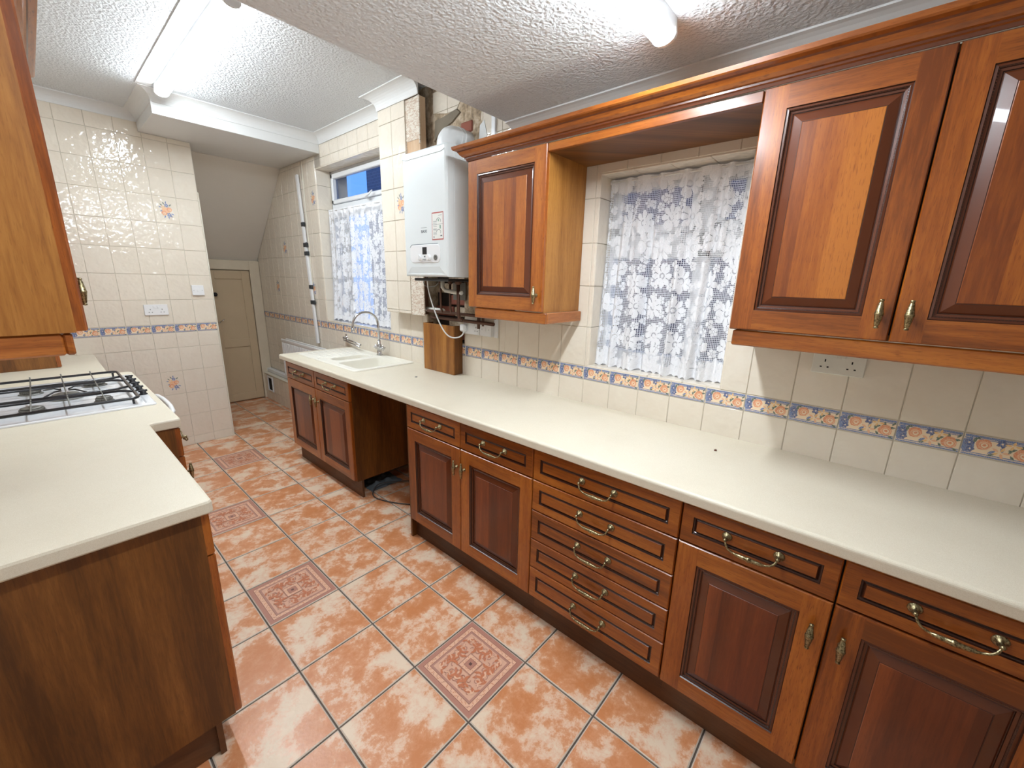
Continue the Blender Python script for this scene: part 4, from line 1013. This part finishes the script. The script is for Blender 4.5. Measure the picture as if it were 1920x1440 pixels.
# ---- far right wall fittings
b = MB(); b.prism([(-.0, 0), (-.018, 0), (-.02, .004), (-.02, .032), (-.018, .036), (0, .036)], 'z', 0, 1.60)
cv = thing('cable_conduit', (-.002, 4.27, .86), 'tall white cable conduit strapped to the far tiles with black tape', 'conduit')
def lean(o, tilt): o.rotation_euler = (tilt, 0, 0)
me = b.mesh('conduit', ['white_plastic']); o = inst('conduit', me, cv, (-.0095, 4.205, .87), rot=(-.082, 0, 0))
for k, z in enumerate((2.02, 1.83, 1.75, 1.43, 1.28)):
    y = 4.205+(z-.87)*.082+.018
    b = MB(); w = .028 if k not in (1, 2, 4) else .042
    b.box(-.032, -.009, y-w, y+w*.7, z-.022, z+.018, 0, .003)
    if k in (1, 2, 4): b.poly([(-.031, y-w, z-.01), (-.031, y-w-.02, z+.022*(1 if k == 1 else -1)), (-.031, y-w+.01, z+.02)])
    b.build('tape', 'tape', cv)
b = MB(); b.box(-.008, -.001, 4.255, 4.275, .86, 2.575, 0, .002); b.box(-.004, -.001, 4.275, 4.287, 2.42, 2.575, 1); b.build('cable_cover', ['ceramic_edge', 'dark_brown'], None, label='thin cream cover strip behind the taped conduit, reaching the beam', cat='trunking')
rad = thing('radiator', (-.06, 4.45, .38), 'white double-panel radiator behind the end of the sink worktop', 'radiator')
for x in (-.095, -.045):
    b = MB(); b.box(x-.004, x+.004, 3.90, 4.98, .40, .835, 0, .003)
    n = 27
    for k in range(n):
        y = 3.93+k*(1.02/(n-1)); b.box(x-.012, x-.004, y-.011, y+.011, .43, .80, 0, .005)
    b.box(x-.010, x+.006, 3.90, 4.98, .815, .84, 0, .004); b.build('panel', 'radiator', rad)
b = MB(); b.box(-.04, -.001, 4.1, 4.14, .5, .75); b.build('bracket', 'radiator', rad)
b = MB(); b.box(-.04, -.001, 4.75, 4.79, .5, .75); b.build('bracket', 'radiator', rad)
b = MB(); b.tube([(-.07, 4.99, .42), (-.07, 5.02, .42), (-.07, 5.02, .387)], .009); b.build('valve_pipe', 'radiator', rad)

# ---- left side
LF = -1.648
def cab_left(y0, y1, xf, label, layout, name='base_cabinet', near_panel=True, side='veneer_shaded', plx=.055):
    t = thing(name, ((XL+xf)/2, (y0+y1)/2, 0), label, 'cabinet', 'floor cabinets along the left-hand wall')
    b = MB(); b.box(XL+.003, xf, y0, y0+.018, .13, ZT); b.box(XL+.003, xf, y1-.018, y1, .13, ZT); b.box(XL+.003, xf, y0+.018, y1-.018, .13, .148); b.box(XL+.003, XL+.012, y0+.018, y1-.018, .148, ZT); b.box(xf-.01, xf, y0+.018, y1-.018, .148, ZT, 1)
    b.build('carcass', [side, 'dark'], t)
    b = MB(); b.box(xf-plx, xf-plx+.016, y0+.004, y1, .002, .128); b.box(XL+.003, xf-plx, y0+.02, y0+.036, .002, .128); b.build('plinth', 'plinth', t)
    for k, a, c, z0, z1, h in layout: front(t, xf, 1, a+.002, c-.002, z0, z1, k, h)
    return t
cab_left(1.335, 2.225, LF, 'floor cabinet at bottom left with a plain wood end panel, shade put into its colour, facing the camera', [('drawer', 1.335, 1.78, ZDR+.003, ZT-.004, None), ('drawer', 1.78, 2.225, ZDR+.003, ZT-.004, None), ('door', 1.335, 1.78, .132, ZDR-.002, (1.74, .62)), ('door', 1.78, 2.225, .132, ZDR-.002, (1.82, .62))])
cab_left(2.235, 2.47, LF+.102, 'narrow projecting floor cabinet at the near end of the hob', [('drawer', 2.235, 2.47, ZDR+.003, ZT-.004, None), ('door', 2.235, 2.47, .132, ZDR-.002, (2.30, .62))])
cab_left(3.08, 3.54, LF+.102, 'floor cabinet at the far end of the hob, hidden below the worktop', [('drawer', 3.08, 3.54, ZDR+.003, ZT-.004, None), ('door', 3.08, 3.54, .132, ZDR-.002, (3.13, .62))])
cab_left(3.56, 4.48, LF, 'floor cabinet against the tiled end wall on the left', [('door', 3.56, 4.02, .132, ZT-.004, (3.98, .75)), ('door', 4.02, 4.48, .132, ZT-.004, (4.06, .75))])
oven = thing('oven', (-1.85, 2.77, .14), 'white built-under oven below the hob, only its curved handle showing', 'oven')
b = MB(); b.box(XL+.01, -1.548, 2.475, 3.075, .14, .86, 0, .003); b.build('oven_body', 'hob', oven)
b = MB(); b.box(-1.548, -1.525, 2.48, 3.07, .16, .72, 0, .006); b.build('oven_door', 'hob', oven)
b = MB(); b.tube([(-1.548, 2.50, .83), (-1.51, 2.52, .842), (-1.490, 2.58, .85), (-1.482, 2.68, .852), (-1.480, 2.775, .852), (-1.482, 2.87, .852), (-1.490, 2.97, .85), (-1.51, 3.03, .842), (-1.548, 3.05, .83)], .011, 10); b.build('oven_handle', 'white_plastic', oven)
# left worktop
P = [(XL+.002, 1.315), (-1.628, 1.315), (-1.618, 1.325), (-1.624, 2.215), (-1.612, 2.222), (-1.522, 2.222), (-1.518, 2.235), (-1.522, 3.53), (-1.535, 3.556), (-1.629, 3.560), (-1.629, YE-.003), (XL+.002, YE-.003)]
def inset(P, d):
    out = []; n = len(P)
    for i in range(n):
        p, q, r = Vector(P[i-1]), Vector(P[i]), Vector(P[(i+1) % n]); e1 = (q-p).normalized(); e2 = (r-q).normalized()
        n1 = Vector((-e1.y, e1.x)); n2 = Vector((-e2.y, e2.x)); m = (n1+n2); m = m/max(.3, m.dot(n1)) if m.length > 1e-6 else n1; out.append((q.x+m.x*d, q.y+m.y*d))
    return out
b = MB(); b.loops([[(x, y, WB) for x, y in inset(P, .002)], [(x, y, WB+.004) for x, y in P], [(x, y, WT-.008) for x, y in P], [(x, y, WT-.002) for x, y in inset(P, .0025)], [(x, y, WT) for x, y in inset(P, .008)]], 0)
b.build('worktop', 'worktop', None, label='cream laminate worktop on the left, wider round the hob', cat='worktop')
# hob
hob = thing('gas_hob', (-1.84, 2.97, WT), 'white five-burner gas hob with black pan supports', 'hob')
HX0, HX1, HY0, HY1 = -2.135, -1.549, 2.545, 3.40; z0 = WT+.0005
def hr(i, z, r=.012): return [(x, y, z) for x, y in rrect(HX0+i, HX1-i, HY0+i, HY1-i, r, 3)]
b = MB(); b.loops([hr(0, z0), hr(0, z0+.006), hr(.004, z0+.009), hr(.03, z0+.009), hr(.036, z0+.005)], 0, False); b.build('hob_plate', 'hob', hob)
BR = [(-1.952, 3.16, .036), (-1.948, 2.74, .038), (-1.835, 2.95, .052), (-1.718, 3.19, .042), (-1.715, 2.76, .030)]
for x, y, r in BR:
    b = MB(); b.lathe([(r*1.25, 0), (r*1.2, .004), (r*.9, .006), (r*.9, .010), (r*1.0, .012), (r*1.0, .019)], (x, y, z0+.005), 'z', 24)
    k = int(r*700)
    for i in range(k): a = 2*pi*i/k; b.box(x+r*cos(a)-.0015, x+r*cos(a)+.0015, y+r*sin(a)-.0015, y+r*sin(a)+.0015, z0+.014, z0+.022)
    bu = b.build('burner', 'grey_metal', hob)
    b = MB(); b.lathe([(r*.9, 0), (r*.92, .003), (r*.7, .006), (.001, .0065)], (x, y, z0+.0245), 'z', 24); b.build('burner_cap', 'grey_metal', bu)
zg = z0+.040
g = MB(); GX0, GX1, GY0, GY1 = -2.10, -1.606, 2.575, 3.37
L = [(x, y, zg) for x, y in rrect(GX0, GX1, GY0, GY1, .03, 4)]; g.tube(L+[L[0]], .0068, 8)
for y in (2.79, 3.10): g.tube([(GX0, y-.06, zg), (GX0+.05, y, zg), (GX1-.05, y, zg), (GX1, y-.05, zg)], .0066, 8); 
for y in (2.84, 3.15): g.tube([(GX0, y+.05, zg), (GX0+.05, y, zg), (GX1-.05, y, zg), (GX1, y+.04, zg)], .0066, 8)
for (cx, cy) in ((GX0+.02, GY0+.02), (GX1-.02, GY0+.02), (GX0+.02, GY1-.02), (GX1-.02, GY1-.02)): g.tube([(cx, cy, zg), (cx, cy, z0+.009)], .005, 6)
g.build('pan_support', 'black', hob)
for x in (-1.948, -1.833, -1.717):
    b = MB(); b.tube([(x, GY1+.002, zg+.002), (x, GY0-.002, zg+.002)], .003, 6); b.tube([(x, GY1-.01, zg), (x, GY1+.005, zg+.016)], .003, 6); b.build('support_bar', 'grey_metal', hob)
b = MB()
for a in range(4):
    an = pi/4+a*pi/2; b.tube([(-1.835+.10*cos(an), 2.95+.12*sin(an), zg), (-1.835+.05*cos(an), 2.95+.06*sin(an), zg+.012), (-1.835+.02*cos(an), 2.95+.02*sin(an), zg+.008)], .004, 6)
b.build('wok_ring', 'black', hob)
for k in range(5):
    y = 2.77+k*.115; b = MB(); b.lathe([(.017, 0), (.018, .003), (.013, .006), (.013, .018), (.011, .020)], (-1.568, y, z0+.009), 'z', 14); b.box(-1.586, -1.550, y-.004, y+.004, z0+.024, z0+.034, 0, .002); b.build('knob', 'black_plastic', hob)
# wall cabinet left + dresser
t = wall_unit(1.375, 2.225, 'wall cabinet at upper left with its side panel facing the camera', [(1.375, 1.80, (1.755, 1.47)), (1.80, 2.225, (1.845, 1.47))], xf=-1.804, xb=XL+.003, s=1, group=None)
t['group'] = 'wall cabinets along the left-hand wall'
t = thing('dresser_cabinet', (-2.0, 4.2, WT), 'tall brown dresser cabinet standing on the far left worktop against the end wall', 'cabinet')
b = MB(); b.box(XL+.003, -1.835, 3.98, YE-.01, WT+.001, 2.10, 0, .001); b.build('carcass', 'veneer_shaded', t)  # darker veneer puts the shadow on the dresser into its colour
front(t, -1.834, 1, 3.982, YE-.015, WT+.004, 2.09, 'door', (4.03, 1.3))
b = MB(); b.box(-1.828, -1.812, 1.380, 2.225, 1.338, 1.389, 0, .004); b.box(XL+.003, -1.828, 1.380, 1.398, 1.338, 1.389, 1, .004); b.build('pelmet', ['wood_h', 'wood_hx'], None, label='wooden pelmet strip under the upper left wall cabinet', cat='moulding')
cornice(1.375, 2.225, -1.788, XL+.003, 1, 2.102, 'moulded wooden cornice above the upper left wall cabinet', ret1=False, ret0=True)

# ---- floor litter in the gap
random.seed(21)
b = MB(); n = 15; V = []
for i in range(n):
    for j in range(n):
        x = -.46+.26*i/(n-1)+random.uniform(-.008, .008); y = 2.53+.20*j/(n-1)+random.uniform(-.008, .008)
        e = min(i, j, n-1-i, n-1-j)/4; V.append((x, y, .004+min(1, e)*.035*(.5+.5*sin(x*60)*cos(y*75)+random.uniform(-.1, .3))))
b.add(V, [(i*n+j, i*n+j+1, (i+1)*n+j+1, (i+1)*n+j) for i in range(n-1) for j in range(n-1)], 0, True); b.build('rag', 'rag', None, label='crumpled grey cloth on the floor in the appliance gap', cat='cloth')
b = MB(); b.tube(smooth([(-.15, 2.45, .008), (-.28, 2.50, .03), (-.40, 2.53, .045), (-.47, 2.50, .02), (-.49, 2.44, .006), (-.46, 2.33, .006), (-.40, 2.22, .006), (-.33, 2.14, .006), (-.22, 2.08, .006)]), .004, 8)
b.build('cable', 'rubber', None, label='grey cable looped on the floor in the appliance gap', cat='cable')
